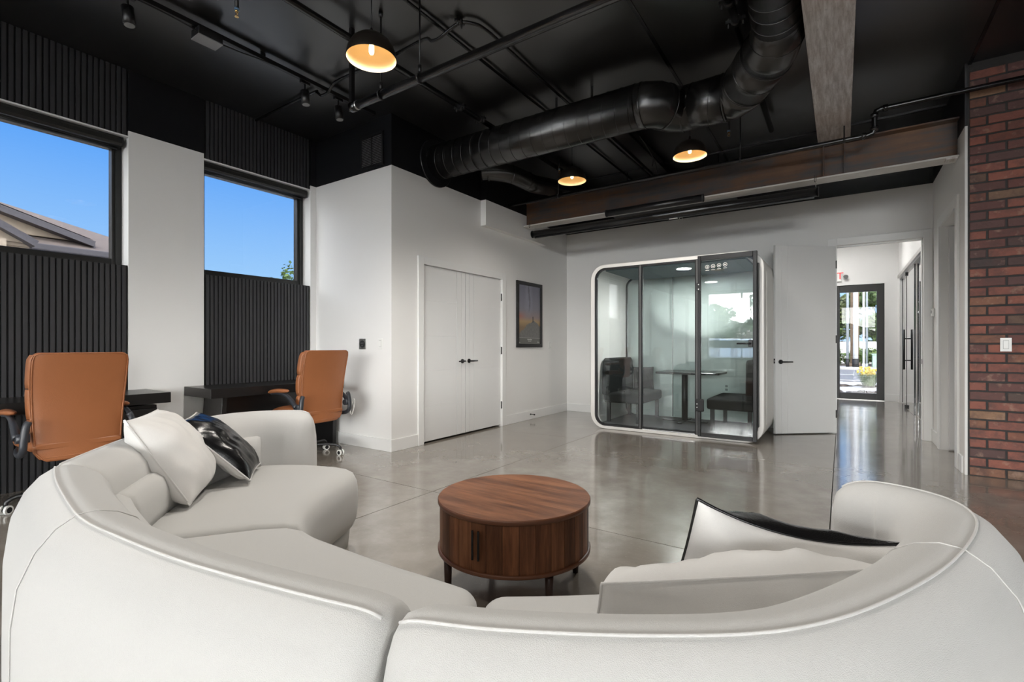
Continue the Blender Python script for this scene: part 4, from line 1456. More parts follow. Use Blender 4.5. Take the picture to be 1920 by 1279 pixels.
# track lighting rail
RAILZ = 3.515
tr = thing('track_rail', 'long black track lighting rail parallel to the window wall', 'track rail', (-4.0, 0.6, RAILZ))
MB().box(-4.018, -3.982, -3.2, 3.36, RAILZ - 0.018, RAILZ + 0.018).build('rail', M['black'], tr, 0.002, 1)
MB().box(-4.019, -3.981, 3.36, 3.37, RAILZ - 0.019, RAILZ + 0.019).build('end_cap', M['black_matte'], tr)
for y in (-2.4, -1.0, 0.4, 1.35, 2.2, 3.2):
    MB().box(-4.006, -3.994, y - 0.02, y + 0.02, RAILZ + 0.018, CEIL).build('rail_clip', M['black_matte'], tr)
MB().tube(catmull([(-3.972, 0.6, 3.50), (-3.965, 1.0, 3.47), (-3.968, 1.45, 3.475), (-3.98, 1.68, 3.47)], 5), 0.005, 6).build('cable', M['black_matte'], tr)
MB().tube(catmull([(-3.98, 1.87, 3.455), (-3.962, 2.0, 3.455), (-3.962, 2.15, 3.475), (-3.975, 2.32, 3.495)], 5), 0.005, 6).build('cable', M['black_matte'], tr)
jb = thing('junction_box', 'black electrical box with a pale grey lid on the track rail', 'junction box', (-4.0, 1.77, 3.44))
MB().box(-4.062, -3.938, 1.685, 1.855, 3.437, 3.497).build('box_body', M['black_matte'], jb, 0.003, 1)
M['lid'] = plain('grey_box_lid', (0.26, 0.26, 0.265, 1), 0.4)
MB().box(-4.064, -3.936, 1.683, 1.857, 3.428, 3.4365).build('lid', M['lid'], jb, 0.002, 1)
def spot(label, y, tilt, sw=0.0):
    t = thing('track_spotlight', label, 'spotlight', (-4.0, y, RAILZ - 0.018), 'track spotlights')
    MB().box(-4.016, -3.984, y - 0.045, y + 0.045, RAILZ - 0.045, RAILZ - 0.019).build('adapter', M['black'], t, 0.003, 1)
    MB().cyl((-4.0, y, RAILZ - 0.12), (-4.0, y, RAILZ - 0.045), 0.008, 8).build('stem', M['black'], t)
    d = Vector((math.sin(tilt), sw, -math.cos(tilt))).normalized()
    p = Vector((-4.0, y, RAILZ - 0.115))
    MB().cyl(p - d * 0.01, p + d * 0.115, 0.036, 20).build('lamp_can', M['black'], t)
    b_ = MB().cyl(p + d * 0.1152, p + d * 0.1168, 0.030, 20).build('lens', M['grey_plastic'], t)
spot('black track spotlight nearest the top left corner of the picture', 1.27, 0.10, 0.06)
spot('black track spotlight just before the conduit crossing', 2.585, 0.10, 0.02)
spot('black track spotlight just past the conduit crossing', 2.935, 0.12, 0.06)

# sprinkler main and branch
PZ = 3.455
pa = pipe('sprinkler_pipe', 'black sprinkler pipe running away from the camera behind the near pendant lamp', [(-3.09, -5.0, PZ), (-3.09, 7.3, PZ)], 0.026,
     clamps=(((-3.09, 3.66, PZ), (0, 1, 0)), ((-3.09, 3.98, PZ), (0, 1, 0))))
MB().box(-3.146, -3.116, 2.405, 2.435, 2.925, CEIL).build('drop_post', M['black'], pa)
px = thing('pipe_crossbar', 'long horizontal black pipe hanging below the ceiling, rising to the top centre of the picture', 'pipe', (-0.5, 2.42, 2.957))
MB().cyl((-3.08, 2.42, 2.957), (5.0, 2.42, 2.957), 0.031, 18).build('pipe_run', M['black_gloss'], px)
MB().cyl((-3.13, 2.42, 2.957), (-3.07, 2.42, 2.957), 0.037, 18).build('end_cap', M['black_gloss'], px)
MB().cyl((-3.075, 2.42, 2.957), (-3.055, 2.42, 2.957), 0.034, 18).build('end_ring', M['steel'], px)
for x, zt in ((-2.80, CEIL), (-2.405, CEIL), (-0.6, CEIL), (1.6, CEIL)):
    h = MB().cyl((x, 2.42, 2.985), (x, 2.42, zt), 0.0065, 8)
    h.cyl((x, 2.42, 3.0), (x, 2.42, 3.05), 0.013, 8)
    h.cyl((x, 2.42, zt - 0.035), (x, 2.42, zt), 0.016, 8)
    h.cyl((x - 0.006, 2.42, 2.957), (x + 0.006, 2.42, 2.957), 0.035, 16)
    h.build('hanger_rod', M['black'], px)
# conduits
pipe('conduit', 'black conduit along the ceiling that steps over the sprinkler run and curves towards the duct', [(-5.20, 2.785, 3.535), (-4.22, 2.785, 3.535), (-4.12, 2.785, 3.52), (-4.05, 2.785, 3.472), (-3.95, 2.785, 3.472), (-3.88, 2.785, 3.515), (-3.78, 2.785, 3.535), (-3.2, 2.785, 3.53),
     (-3.05, 2.785, 3.52), (-2.72, 2.785, 3.53), (-2.64, 2.785, 3.49), (-2.56, 2.785, 3.482), (-2.46, 2.79, 3.515), (-2.36, 2.80, 3.535), (-2.29, 2.86, 3.535), (-2.255, 2.96, 3.535), (-2.25, 3.3, 3.535), (-2.26, 5.0, 3.535), (-2.26, 7.4, 3.535)], 0.0125, 'conduit', smooth_per=4,
     clamps=(((-2.36, 2.79, 3.535), (1, 0, 0)),), group='ceiling conduits')
pipe('conduit', 'straight black conduit running into the room under the curving conduit', [(-2.53, -5.0, 3.54), (-2.53, 7.4, 3.54)], 0.0125, 'conduit', group='ceiling conduits')
pipe('sprinkler_pipe', 'black sprinkler pipe with bolted couplings between the duct and the scraped steel beam', [(-0.63, -5.0, PZ), (-0.63, 5.95, PZ)], 0.027,
     clamps=(((-0.63, 3.56, PZ), (0, 1, 0)), ((-0.63, 3.80, PZ), (0, 1, 0)), ((-0.63, 4.95, PZ), (0, 1, 0))))
# pipe along the steel beam, stepping up in front of the bricks
e = 0.05
bp = pipe('sprinkler_pipe', 'black pipe along the rusted beam that steps up and passes the bricks',
     [(-3.88, 5.58, 3.065), (0.19, 5.58, 3.065), (0.235, 5.58, 3.075), (0.25, 5.58, 3.11), (0.25, 5.58, 3.24), (0.262, 5.58, 3.272), (0.30, 5.58, 3.285), (2.6, 5.58, 3.285)], 0.0225)
for p, d in (((0.17, 5.58, 3.065), (1, 0, 0)), ((0.25, 5.58, 3.115), (0, 0, 1)), ((0.25, 5.58, 3.235), (0, 0, 1)), ((0.33, 5.58, 3.285), (1, 0, 0))):
    p, d = Vector(p), Vector(d)
    MB().cyl(p - d * 0.018, p + d * 0.018, 0.030, 14).build('elbow_collar', M['black_gloss'], bp)
for x in (-3.05, -0.882, 0.02):
    MB().cyl((x, 5.58, 3.06), (x, 5.58, CEIL), 0.006, 8).build('hanger_rod', M['black'], bp)
    MB().cyl((x - 0.008, 5.58, 3.065), (x + 0.008, 5.58, 3.065), 0.026, 14).build('hanger_clip', M['black'], bp)
# sprinkler heads
def sprinkler(label, x, y, z0):
    t = thing('fire_sprinkler', label, 'sprinkler', (x, y, z0), 'fire sprinkler heads')
    MB().cyl((x, y, z0), (x, y, CEIL), 0.013, 10).build('drop', M['black'], t)
    MB().cyl((x, y, z0 - 0.012), (x, y, z0 + 0.004), 0.015, 12).build('thread_band', M['sprk_blue'], t)
    m_ = MB().cyl((x, y, z0 - 0.022), (x, y, z0 - 0.012), 0.012, 10)
    for q in (-1, 1):
        m_.tube([(x + q * 0.010, y, z0 - 0.022), (x + q * 0.012, y, z0 - 0.036), (x + q * 0.004, y, z0 - 0.052)], 0.003, 6)
    m_.cyl((x, y, z0 - 0.056), (x, y, z0 - 0.053), 0.013, 12)
    m_.build('frame_arms', M['brass'], t)
M['sprk_blue'] = plain('pale_blue_ring', (0.18, 0.32, 0.50, 1), 0.4)
sprinkler('brass sprinkler head with a pale blue ring near the top edge of the picture', -3.42, 1.70, 3.42)
sprinkler('small sprinkler head beyond the duct near the left rear pendant', -3.05, 5.60, 3.42)
sprinkler('small sprinkler head near the right rear pendant', -1.00, 5.62, 3.42)

# pendants
def pendant(label, x, y, on=1.0):
    t = thing('pendant_lamp', label, 'pendant lamp', (x, y, CEIL), 'dome pendant lamps')
    zr = 3.0
    prof = [(0.160, 0.0), (0.1605, 0.004), (0.158, 0.030), (0.147, 0.070), (0.125, 0.108), (0.090, 0.138), (0.048, 0.156), (0.014, 0.162)]
    MB().lathe(prof, (x, y, zr), 40, True, False).build('shade', M['shade_out'], t)
    inn = [(0.1585, 0.001), (0.155, 0.030), (0.144, 0.068), (0.122, 0.105), (0.087, 0.134), (0.045, 0.151), (0.012, 0.157)]
    o = MB().lathe(inn, (x, y, zr), 40, True, False).build('shade_lining', M['shade_in'], t, recalc=False)
    MB().cyl((x, y, zr + 0.160), (x, y, zr + 0.20), 0.015, 12, 0.009).build('cord_grip', M['shade_out'], t)
    MB().cyl((x, y, zr + 0.195), (x, y, CEIL - 0.02), 0.0035, 6).build('cord', M['black'], t)
    MB().lathe([(0.05, -0.02), (0.055, -0.012), (0.055, 0.0)], (x, y, CEIL), 24).build('ceiling_rose', M['black'], t)
    MB().cyl((x, y, zr + 0.105), (x, y, zr + 0.155), 0.017, 12).build('lamp_holder', M['brass'], t)
    rings = [(0.008, 0.105), (0.014, 0.095), (0.0165, 0.075), (0.0165, 0.045), (0.012, 0.033), (0.003, 0.029)]
    MB().lathe(rings[::-1], (x, y, zr), 16).build('bulb', M['bulb'], t)
    ld = bpy.data.lights.new('pendant_glow', 'POINT')
    ld.energy = 0.03
    ld.color = (1.0, 0.76, 0.46)
    ld.shadow_soft_size = 0.03
    sd = bpy.data.lights.new('pendant_beam', 'SPOT')
    sd.energy = 22 * on
    sd.color = (1.0, 0.945, 0.87)
    sd.spot_size = rad(150)
    sd.spot_blend = 0.6
    sd.shadow_soft_size = 0.10
    so = bpy.data.objects.new('pendant_beam', sd)
    COL.objects.link(so)
    so.parent = t
    so.location = (0, 0, zr + 0.02 - CEIL)
    lo = bpy.data.objects.new('pendant_glow', ld)
    COL.objects.link(lo)
    lo.parent = t
    lo.location = (0, 0, zr + 0.022 - CEIL)
pendant('glowing dome pendant lamp nearest, at the top of the picture', -2.555, 2.13, 1.5)
pendant('glowing dome pendant lamp behind the duct, left of the rear pair', -2.555, 5.0, 0.5)
pendant('glowing dome pendant lamp behind the duct, right of the rear pair', -1.25, 5.0, 1.2)
pendant('dome pendant lamp over the room just above the picture', -1.25, 2.13, 1.7)
pendant('added unseen dome pendant lamp for fill, behind the camera nearer the windows', -2.555, -0.74, 0.32)  # this and the next two: unseen pendants added as overhead fill
pendant('added unseen dome pendant lamp for fill, behind the camera farther from the windows', -1.25, -0.74, 0.5)
pendant('added unseen dome pendant lamp for fill, behind the camera by the bricks side', 0.05, -0.74, 0.55)


# ---------------------------------------------------------------- spiral duct
du = thing('spiral_duct', 'large black spiral duct crossing the ceiling and bending towards the camera', 'duct', (-1.6, 4.25, 3.25))
DR = 0.192
DZ = 3.25
MB().cyl((-3.919, 4.205, 3.235), (-3.895, 4.205, 3.235), 0.268, 40).build('wall_flange', M['black'], du, 0.004, 1)
def duct_run(name, pts, r, seams=True, pitch=0.125):
    MB().tube(pts, r, 36).build('duct_section', M['duct'], du)
    if seams:
        a, b = Vector(pts[0]), Vector(pts[-1])
        r0, r1 = (r, r) if not isinstance(r, (list, tuple)) else (r[0], r[-1])
        d = b - a
        L = d.length
        d.normalize()
        s_ = d.cross(Vector((0, 0, 1))).normalized()
        u_ = s_.cross(d)
        n = int(L / pitch * 28)
        h = []
        for i in range(n + 1):
            t_ = i / n
            an = 2 * math.pi * L / pitch * t_
            rr_ = r0 + (r1 - r0) * t_
            h.append(a + d * L * t_ + (s_ * math.cos(an) + u_ * math.sin(an)) * (rr_ + 0.0004))
        MB().tube(h, 0.0034, 5).build('spiral_seam', M['duct'], du)
def band(p, d, r):
    p, d = Vector(p), Vector(d).normalized()
    MB().cyl(p - d * 0.006, p + d * 0.006, r + 0.005, 36).build('joint_band', M['duct'], du)
duct_run('a', [(-3.90, 4.215, DZ), (-1.50, 4.235, DZ)], DR)
def gored(pts, r):
    for i in range(len(pts) - 1):
        pass
    MB().tube(pts, r, 36).build('elbow', M['duct'], du)
gored([(-1.52, 4.235, DZ), (-1.44, 4.24, DZ), (-1.36, 4.285, DZ), (-1.27, 4.44, DZ), (-1.20, 4.495, DZ), (-1.10, 4.50, DZ)], [DR] * 6)
for p, d in (((-1.45, 4.24, DZ), (1, 0, 0)), ((-1.315, 4.36, DZ), (0.55, 0.9, 0)), ((-1.19, 4.497, DZ), (1, 0.1, 0))):
    band(p, d, DR * 1.0)
duct_run('b', [(-1.11, 4.50, DZ), (-0.82, 4.495, DZ)], DR, True, 0.19)
gored([(-0.83, 4.495, DZ), (-0.76, 4.485, DZ), (-0.69, 4.42, DZ), (-0.63, 4.33, DZ)], [DR] * 4)
duct_run('c', [(-0.635, 4.34, DZ), (-0.455, 4.03, 3.27)], DR, True, 0.21)
gored([(-0.46, 4.04, 3.27), (-0.42, 3.96, 3.275), (-0.375, 3.86, 3.30), (-0.360, 3.72, 3.32)], [DR, DR * 0.99, DR * 0.92, DR * 0.82])
for p, d, r in (((-0.83, 4.495, DZ), (1, 0, 0), DR), ((-0.635, 4.34, DZ), (0.5, -0.86, 0), DR), ((-0.455, 4.03, 3.27), (0.5, -0.86, 0), DR), ((-0.375, 3.86, 3.30), (0.25, -0.96, 0.1), DR * 0.91), ((-0.36, 3.74, 3.318), (0.05, -1, 0), DR * 0.82)):
    band(p, d, r)
duct_run('d', [(-0.361, 3.74, 3.318), (-0.335, 2.4, 3.40)], [DR * 0.82, DR * 0.66], True, 0.12)
duct_run('e', [(-0.335, 2.41, 3.40), (-0.33, -4.9, 3.41)], [DR * 0.66, DR * 0.66], False)
for x in (-2.33, -1.95):
    MB().box(x - 0.012, x + 0.012, 4.225 - 0.002, 4.225 + 0.002, DZ + DR - 0.01, CEIL).build('hanger_strap', M['black'], du)
# smaller flexible branch behind it
d2 = thing('branch_duct', 'smaller black duct curving away behind the big duct beside the beam', 'duct', (-3.4, 5.4, 3.28))
MB().tube(catmull([(-3.80, 4.92, 3.33), (-3.68, 4.99, 3.33), (-3.50, 5.15, 3.31), (-3.40, 5.50, 3.27), (-3.32, 5.86, 3.30), (-3.2, 6.6, 3.36), (-3.2, 7.2, 3.36)], 5), 0.115, 24).build('duct_section', M['duct'], d2)
for p, d in (((-3.72, 4.97, 3.33), (0.85, 0.5, 0)), ((-3.50, 5.15, 3.31), (0.5, 0.86, 0)), ((-3.42, 5.40, 3.28), (0.2, 0.97, 0))):
    p, d = Vector(p), Vector(d).normalized()
    MB().cyl(p - d * 0.008, p + d * 0.008, 0.119, 24).build('joint_band', M['duct'], d2)
# cable tray between duct and back wall
ct = thing('cable_tray', 'flat black cable tray with bright edges running to the back wall', 'cable tray', (-2.03, 6.0, 3.47))
MB().box(-2.13, -1.93, 4.6, 7.46, 3.455, 3.465).build('tray_base', M['black_gloss'], ct)
for x in (-2.13, -1.934):
    MB().box(x, x + 0.004, 4.6, 7.46, 3.435, 3.53).build('tray_side', M['black_gloss'], ct)
for y in (4.8, 6.4, 7.2):
    for x in (-2.10, -1.96):
        MB().cyl((x, y, 3.46), (x, y, CEIL), 0.005, 6).build('hanger_rod', M['black'], ct)
MB().tube(catmull([(-1.90, 5.4, 3.5), (-1.84, 5.7, 3.33), (-1.88, 6.0, 3.22), (-1.95, 6.2, 3.20), (-2.02, 6.3, 3.30), (-2.05, 6.3, 3.44)], 5), 0.006, 6).build('cable', M['black_matte'], ct)

# projector screen tube hanging from the beam, and a second short tube under the flange
ps = thing('projector_screen', 'long black projector screen tube hung on chains below the rusted beam', 'projector screen', (-1.97, 6.04, 2.735))
SY, SZ = 6.06, 2.742
MB().tube([(-3.735, SY, SZ), (-0.205, SY, SZ)], 0.049, 20).build('housing', M['black_gloss'], ps)
MB().cyl((-3.742, SY, SZ), (-3.734, SY, SZ), 0.053, 20).build('end_cap', M['black_matte'], ps)
MB().cyl((-0.206, SY, SZ), (-0.198, SY, SZ), 0.053, 20).build('end_cap', M['black_matte'], ps)
MB().box(-3.70, -0.24, SY - 0.010, SY + 0.010, SZ - 0.062, SZ - 0.046).build('screen_bar', M['black'], ps)
MB().box(-1.76, -1.66, SY - 0.014, SY + 0.014, SZ - 0.067, SZ - 0.061).build('pull_tab', M['plastic_white'], ps)
MB().tube([(-1.62 + 0.022 * math.cos(a), SY, SZ - 0.083 + 0.022 * math.sin(a)) for a in [k * math.pi / 6 for k in range(12)]], 0.003, 6, closed=True).build('pull_ring', M['steel'], ps)
for x in (-3.69, -0.225):
    zt = 2.83
    for k in range(3):
        z_ = SZ + 0.058 + k * 0.020
        pts = [(x + (0.006 * math.cos(a) if k % 2 else 0), SY - 0.045 + (0.006 * math.cos(a) if k % 2 == 0 else 0) + 0.03, z_ + 0.013 * math.sin(a)) for a in [i * math.pi / 5 for i in range(10)]]
        MB().tube(pts, 0.0022, 5, closed=True).build('chain_link', M['chrome'], ps)
    pts = [(x + 0.008 * math.cos(a), 5.898, 2.838 + 0.038 * math.sin(a)) for a in [i * math.pi / 6 for i in range(12)]]
    MB().tube(pts, 0.003, 5, closed=True).build('beam_clip', M['black'], ps)
ht = thing('tube_heater', 'short black cylinder fixed along the lower edge of the rusted beam', 'ceiling fixture', (-1.92, 5.86, 2.82))
MB().cyl((-2.50, 5.855, 2.815), (-1.315, 5.855, 2.815), 0.042, 18).build('housing', M['black'], ht)
for x in (-2.50, -1.32):
    MB().cyl((x - 0.004, 5.855, 2.815), (x + 0.009, 5.855, 2.815), 0.046, 18).build('end_cap', M['black_matte'], ht)
for x in (-2.3, -1.5):
    MB().box(x - 0.015, x + 0.015, 5.85, 5.91, 2.832, 2.8465).build('bracket', M['black'], ht)
# black board under the ceiling by the back wall with a small white frame plate
sb_ = thing('ceiling_baffle', 'flat dark panel behind the beam carrying a small white-framed plate', 'ceiling panel', (-1.9, 6.65, 3.0))
MB().box(-2.75, -1.1, 6.30, 6.95, 2.985, 3.0).build('board', M['black_matte'], sb_)
fr_ = MB()
for b in ((-1.99, -1.77, 6.42, 6.44), (-1.99, -1.77, 6.60, 6.62), (-1.99, -1.97, 6.44, 6.60), (-1.79, -1.77, 6.44, 6.60)):
    fr_.box(b[0], b[1], b[2], b[3], 2.977, 2.985)
fr_.build('plate_frame', M['plastic_white'], sb_)
for x in (-2.5, -1.3):
    MB().cyl((x, 6.6, 3.0), (x, 6.6, CEIL), 0.006, 6).build('hanger_rod', M['black'], sb_)

# ================================================================ wall fittings
vg = thing('vent_grille', 'black louvred vent grille high on the vent wall', 'vent', (-4.215, YV, 3.23))
MB().box(-4.385, -4.045, YV - 0.008, YV - 0.002, 3.065, 3.395).build('backing', M['slat_back'], vg)
f = MB()
for b in ((-4.40, -4.03, 3.05, 3.075), (-4.40, -4.03, 3.385, 3.41), (-4.40, -4.375, 3.075, 3.385), (-4.055, -4.03, 3.075, 3.385), (-4.222, -4.208, 3.075, 3.385)):
    f.box(b[0], b[1], YV - 0.02, YV - 0.001, b[2], b[3])
f.build('frame', M['black'], vg)
M['louvre'] = plain('dark_grey_louvre', (0.22, 0.22, 0.23, 1), 0.35)
for (a, b) in ((-4.373, -4.224), (-4.206, -4.057)):
    for k in range(17):
        z_ = 3.085 + k * 0.0178
        MB().obox(((a + b) / 2, YV - 0.012, z_), ((b - a) / 2, 0, 0), (0, 0.007, 0.004), (0, -0.0005, 0.001)).build('louvre', M['louvre'], vg)

def plate(name, label, c, nrm, w, h, mat, cat, rocker=True, group=None):
    c, nrm = Vector(c), Vector(nrm)
    s_ = nrm.cross(Vector((0, 0, 1)))
    t = thing(name, label, cat, c, group)
    MB().obox(c + nrm * 0.003, s_ * w / 2, nrm * 0.003, Vector((0, 0, h / 2))).build('cover_plate', mat, t, 0.0015, 1)
    if rocker:
        MB().obox(c + nrm * 0.0075, s_ * w * 0.23, nrm * 0.002, Vector((0, 0, h * 0.29))).build('rocker', M['plastic_white'], t, 0.001, 1)
        MB().obox(c + nrm * 0.0062, s_ * w * 0.25, nrm * 0.0005, Vector((0, 0, h * 0.31))).build('rocker_gap', M['grey_plastic'], t)
    return t, c, nrm, s_
t, c, nr, s_ = plate('power_outlet', 'steel plate with a round black power socket on the vent wall', (-4.378, YV - 0.0005, 1.137), (0, -1, 0), 0.115, 0.117, M['steel'], 'outlet', False)
MB().cyl(c + nr * 0.006, c + nr * 0.011, 0.040, 24).build('socket_face', M['black_matte'], t)
for k in range(3):
    a = 2 * math.pi * k / 3 + 0.5
    p = c + nr * 0.0112 + s_ * 0.018 * math.cos(a) + Vector((0, 0, 0.018 * math.sin(a)))
    MB().cyl(p - nr * 0.0005, p + nr * 0.001, 0.006, 10).build('socket_slot', M['grey_plastic'], t)
plate('light_switch', 'white rocker switch on the vent wall beside the black socket', (-4.09, YV - 0.0005, 1.14), (0, -1, 0), 0.072, 0.117, M['plastic_white'], 'light switch', group='white wall switches')
plate('light_switch', 'white rocker switch on the closet wall right of the framed poster', (XC + 0.0005, 6.887, 1.129), (1, 0, 0), 0.115, 0.117, M['plastic_white'], 'light switch', group='white wall switches')
plate('light_switch', 'white rocker switch mounted on the bricks', (1.138, YBR - 0.008, 1.127), (0, -1, 0), 0.070, 0.114, M['plastic_white'], 'light switch', group='white wall switches')
t, c, nr, s_ = plate('power_outlet', 'white wall socket seen through the booth glass low on the back wall', (-1.36, YB - 0.0005, 0.515), (0, -1, 0), 0.075, 0.117, M['plastic_white'], 'outlet', False)
for dz in (-0.025, 0.025):
    MB().obox(c + nr * 0.0068 + Vector((0, 0, dz)), s_ * 0.017, nr * 0.001, Vector((0, 0, 0.015))).build('socket_face', M['grey_plastic'], t)
th_ = thing('thermostat', 'small white thermostat box on the wall beside the doorway', 'thermostat', (XR, 7.36, 1.50))
MB().box(XR - 0.028, XR - 0.0005, 7.31, 7.41, 1.455, 1.545).build('case', M['plastic_white'], th_, 0.006, 2)
MB().box(XR - 0.030, XR - 0.028, 7.335, 7.385, 1.49, 1.525).build('display', M['grey_plastic'], th_)
ds = thing('door_stop', 'small black spring door stop on the closet wall baseboard', 'door stop', (XC + 0.014, 6.27, 0.078))
MB().cyl((XC + 0.014, 6.27, 0.078), (XC + 0.020, 6.27, 0.078), 0.013, 12).build('base', M['black'], ds)
MB().cyl((XC + 0.020, 6.27, 0.078), (XC + 0.078, 6.27, 0.078), 0.0055, 8).build('rod', M['black'], ds)
MB().cyl((XC + 0.078, 6.27, 0.078), (XC + 0.092, 6.27, 0.078), 0.011, 12).build('rubber_tip', M['black_matte'], ds)

# cable ring hanging under the corner desk end
cr = thing('cable_coil', 'pale cable coil hanging at the desk end by the vent wall', 'cable', (-4.52, 3.50, 0.42))
MB().tube([(-4.50 + 0.025 * math.cos(a), 3.485 + 0.02 * math.sin(a), 0.44 + 0.085 * math.sin(a)) for a in [k * math.pi / 10 for k in range(20)]], 0.009, 8, closed=True).build('coil', M['plastic_white'], cr)

# framed poster
t = NT('poster_print')
tc = t.n('TexCoord').outputs['UV']
sp = t.n('SeparateXYZ', {'Vector': tc})
U, V = sp.outputs['X'], sp.outputs['Y']
nz = t.noise(tc, 5.0, 6, 0.65)
n2 = t.noise(tc, 26.0, 4, 0.7)
sky = t.ramp(V, [(0.28, (0.22, 0.15, 0.09, 1)), (0.385, (0.42, 0.29, 0.15, 1)), (0.46, (0.30, 0.235, 0.235, 1)), (0.60, (0.225, 0.22, 0.265, 1)), (1.0, (0.175, 0.175, 0.235, 1))])
dist = t.math('ABSOLUTE', t.math('SUBTRACT', t.math('ADD', U, t.math('MULTIPLY', nz, 0.30)), 0.62))
mw = t.math('MULTIPLY', t.rng(dist, 0.0, 0.22, 1.0, 0.0), t.rng(V, 0.45, 0.62))
sky = t.mix(t.math('MULTIPLY', mw, 0.55), sky, (0.36, 0.36, 0.45, 1))
core = t.math('MULTIPLY', t.rng(t.math('ADD', dist, t.math('MULTIPLY', n2, 0.05)), 0.02, 0.09, 1.0, 0.0), t.rng(V, 0.52, 0.66))
sky = t.mix(t.math('MULTIPLY', core, 0.7), sky, (0.045, 0.042, 0.055, 1))
glow = t.math('MULTIPLY', t.rng(U, 0.0, 0.35, 1.0, 0.0), t.rng(t.math('ABSOLUTE', t.math('SUBTRACT', V, 0.47)), 0.0, 0.09, 1.0, 0.0))
sky = t.mix(t.math('MULTIPLY', glow, 0.7), sky, (0.48, 0.12, 0.07, 1))
hill = t.math('SUBTRACT', 0.345, t.math('MULTIPLY', t.math('POWER', t.math('ABSOLUTE', t.math('SUBTRACT', U, 0.68)), 1.3), 0.40))
rock = t.math('LESS_THAN', V, t.math('ADD', hill, t.math('MULTIPLY', nz, 0.11)))
land = t.mix(n2, (0.085, 0.085, 0.085, 1), (0.24, 0.235, 0.225, 1))
img = t.mix(rock, sky, land)
fig = t.math('MULTIPLY', t.math('LESS_THAN', t.math('ABSOLUTE', t.math('SUBTRACT', U, 0.655)), 0.018), t.math('MULTIPLY', t.math('GREATER_THAN', V, 0.37), t.math('LESS_THAN', V, 0.475)))
img = t.mix(fig, img, (0.02, 0.02, 0.022, 1))
low = t.math('LESS_THAN', V, 0.10)
img = t.mix(low, img, (0.125, 0.125, 0.115, 1))
ln_ = t.math('LESS_THAN', t.math('ABSOLUTE', t.math('SUBTRACT', V, 0.102)), 0.003)
img = t.mix(ln_, img, (0.35, 0.34, 0.33, 1))
t.set(color=img, rough=0.32)
M['poster'] = t.m
PY0, PY1, PZ0, PZ1 = 5.892, 6.608, 1.092, 2.072
po = thing('framed_poster', 'black framed poster of a night sky over a rocky summit, on the closet wall', 'poster', (XC, (PY0 + PY1) / 2, PZ0))
fw = 0.052
f = MB()
f.box(XC + 0.001, XC + 0.026, PY0, PY1, PZ0, PZ0 + fw).box(XC + 0.001, XC + 0.026, PY0, PY1, PZ1 - fw, PZ1)
f.box(XC + 0.001, XC + 0.026, PY0, PY0 + fw, PZ0 + fw, PZ1 - fw).box(XC + 0.001, XC + 0.026, PY1 - fw, PY1, PZ0 + fw, PZ1 - fw)
f.build('frame', M['black'], po, 0.002, 1)
pr = MB().add([(XC + 0.012, PY0 + fw, PZ0 + fw), (XC + 0.012, PY1 - fw, PZ0 + fw), (XC + 0.012, PY1 - fw, PZ1 - fw), (XC + 0.012, PY0 + fw, PZ1 - fw)], [(0, 1, 2, 3)]).build('print', M['poster'], po, recalc=False)
uv = pr.data.uv_layers.new(name='UVMap')
for i, c in enumerate(((0, 0), (1, 0), (1, 1), (0, 1))):
    uv.data[i].uv = c
M['print_white'] = plain('white_print_ink', (0.55, 0.55, 0.53, 1), 0.4)
for (ya, yb, za, zb) in ((0.40, 0.62, 0.066, 0.088), (0.44, 0.58, 0.042, 0.056), (0.03, 0.08, 0.018, 0.034), (0.88, 0.97, 0.024, 0.040)):
    w_, h_ = PY1 - PY0 - 2 * fw, PZ1 - PZ0 - 2 * fw
    n = max(2, int((yb - ya) / 0.045))
    m_ = MB()
    for k in range(n):
        a = PY0 + fw + w_ * (ya + (yb - ya) * k / n)
        m_.box(XC + 0.0125, XC + 0.0132, a, a + w_ * (yb - ya) / n * 0.7, PZ0 + fw + h_ * za, PZ0 + fw + h_ * (zb - 0.006 * (k % 2)))
    m_.build('print_lettering', M['print_white'], po)

# exit sign and emergency lamp in the hall
ex = thing('exit_sign', 'white exit sign with red letters above the hall door, half hidden by the open door', 'exit sign', (-0.18, HE, 2.56))
MB().box(-0.345, 0.0, HE - 0.045, HE - 0.001, 2.455, 2.675).build('housing', M['plastic_white'], ex, 0.006, 2)
text_obj('exit_lettering', 'EXIT', 0.20, M['exit_red'], (-0.172, HE - 0.048, 2.565), (rad(90), 0, 0), ex)
el = thing('emergency_lamp', 'small grey emergency lamp beside the exit sign', 'emergency light', (0.05, HE, 2.55))
MB().cyl((0.055, HE - 0.001, 2.56), (0.055, HE - 0.035, 2.56), 0.022, 12).build('mount', M['plastic_white'], el)
MB().cyl((0.055, HE - 0.03, 2.565), (0.075, HE - 0.10, 2.54), 0.030, 16, 0.042).build('lamp_head', M['grey_plastic'], el)
# unseen ceiling lamp panels, added to brighten the hall
for y in (8.5, 11.0):
    hl = thing('added_panel_lamp', ('added unseen fill lamp panel in the hallway ceiling nearest the open door' if y < 10 else 'added unseen fill lamp panel in the hallway ceiling nearest the glazed door'), 'ceiling lamp', (-0.15, y, HC), 'added ceiling lamps')
    MB().box(-0.45, 0.15, y - 0.3, y + 0.3, HC - 0.012, HC - 0.001).build('diffuser', M['fill_panel'], hl)
    f = MB()
    for b in ((-0.48, 0.18, y - 0.33, y - 0.3), (-0.48, 0.18, y + 0.3, y + 0.33), (-0.48, -0.45, y - 0.3, y + 0.3), (0.15, 0.18, y - 0.3, y + 0.3)):
        f.box(b[0], b[1], b[2], b[3], HC - 0.02, HC - 0.0005)
    f.build('frame', M['plastic_white'], hl)

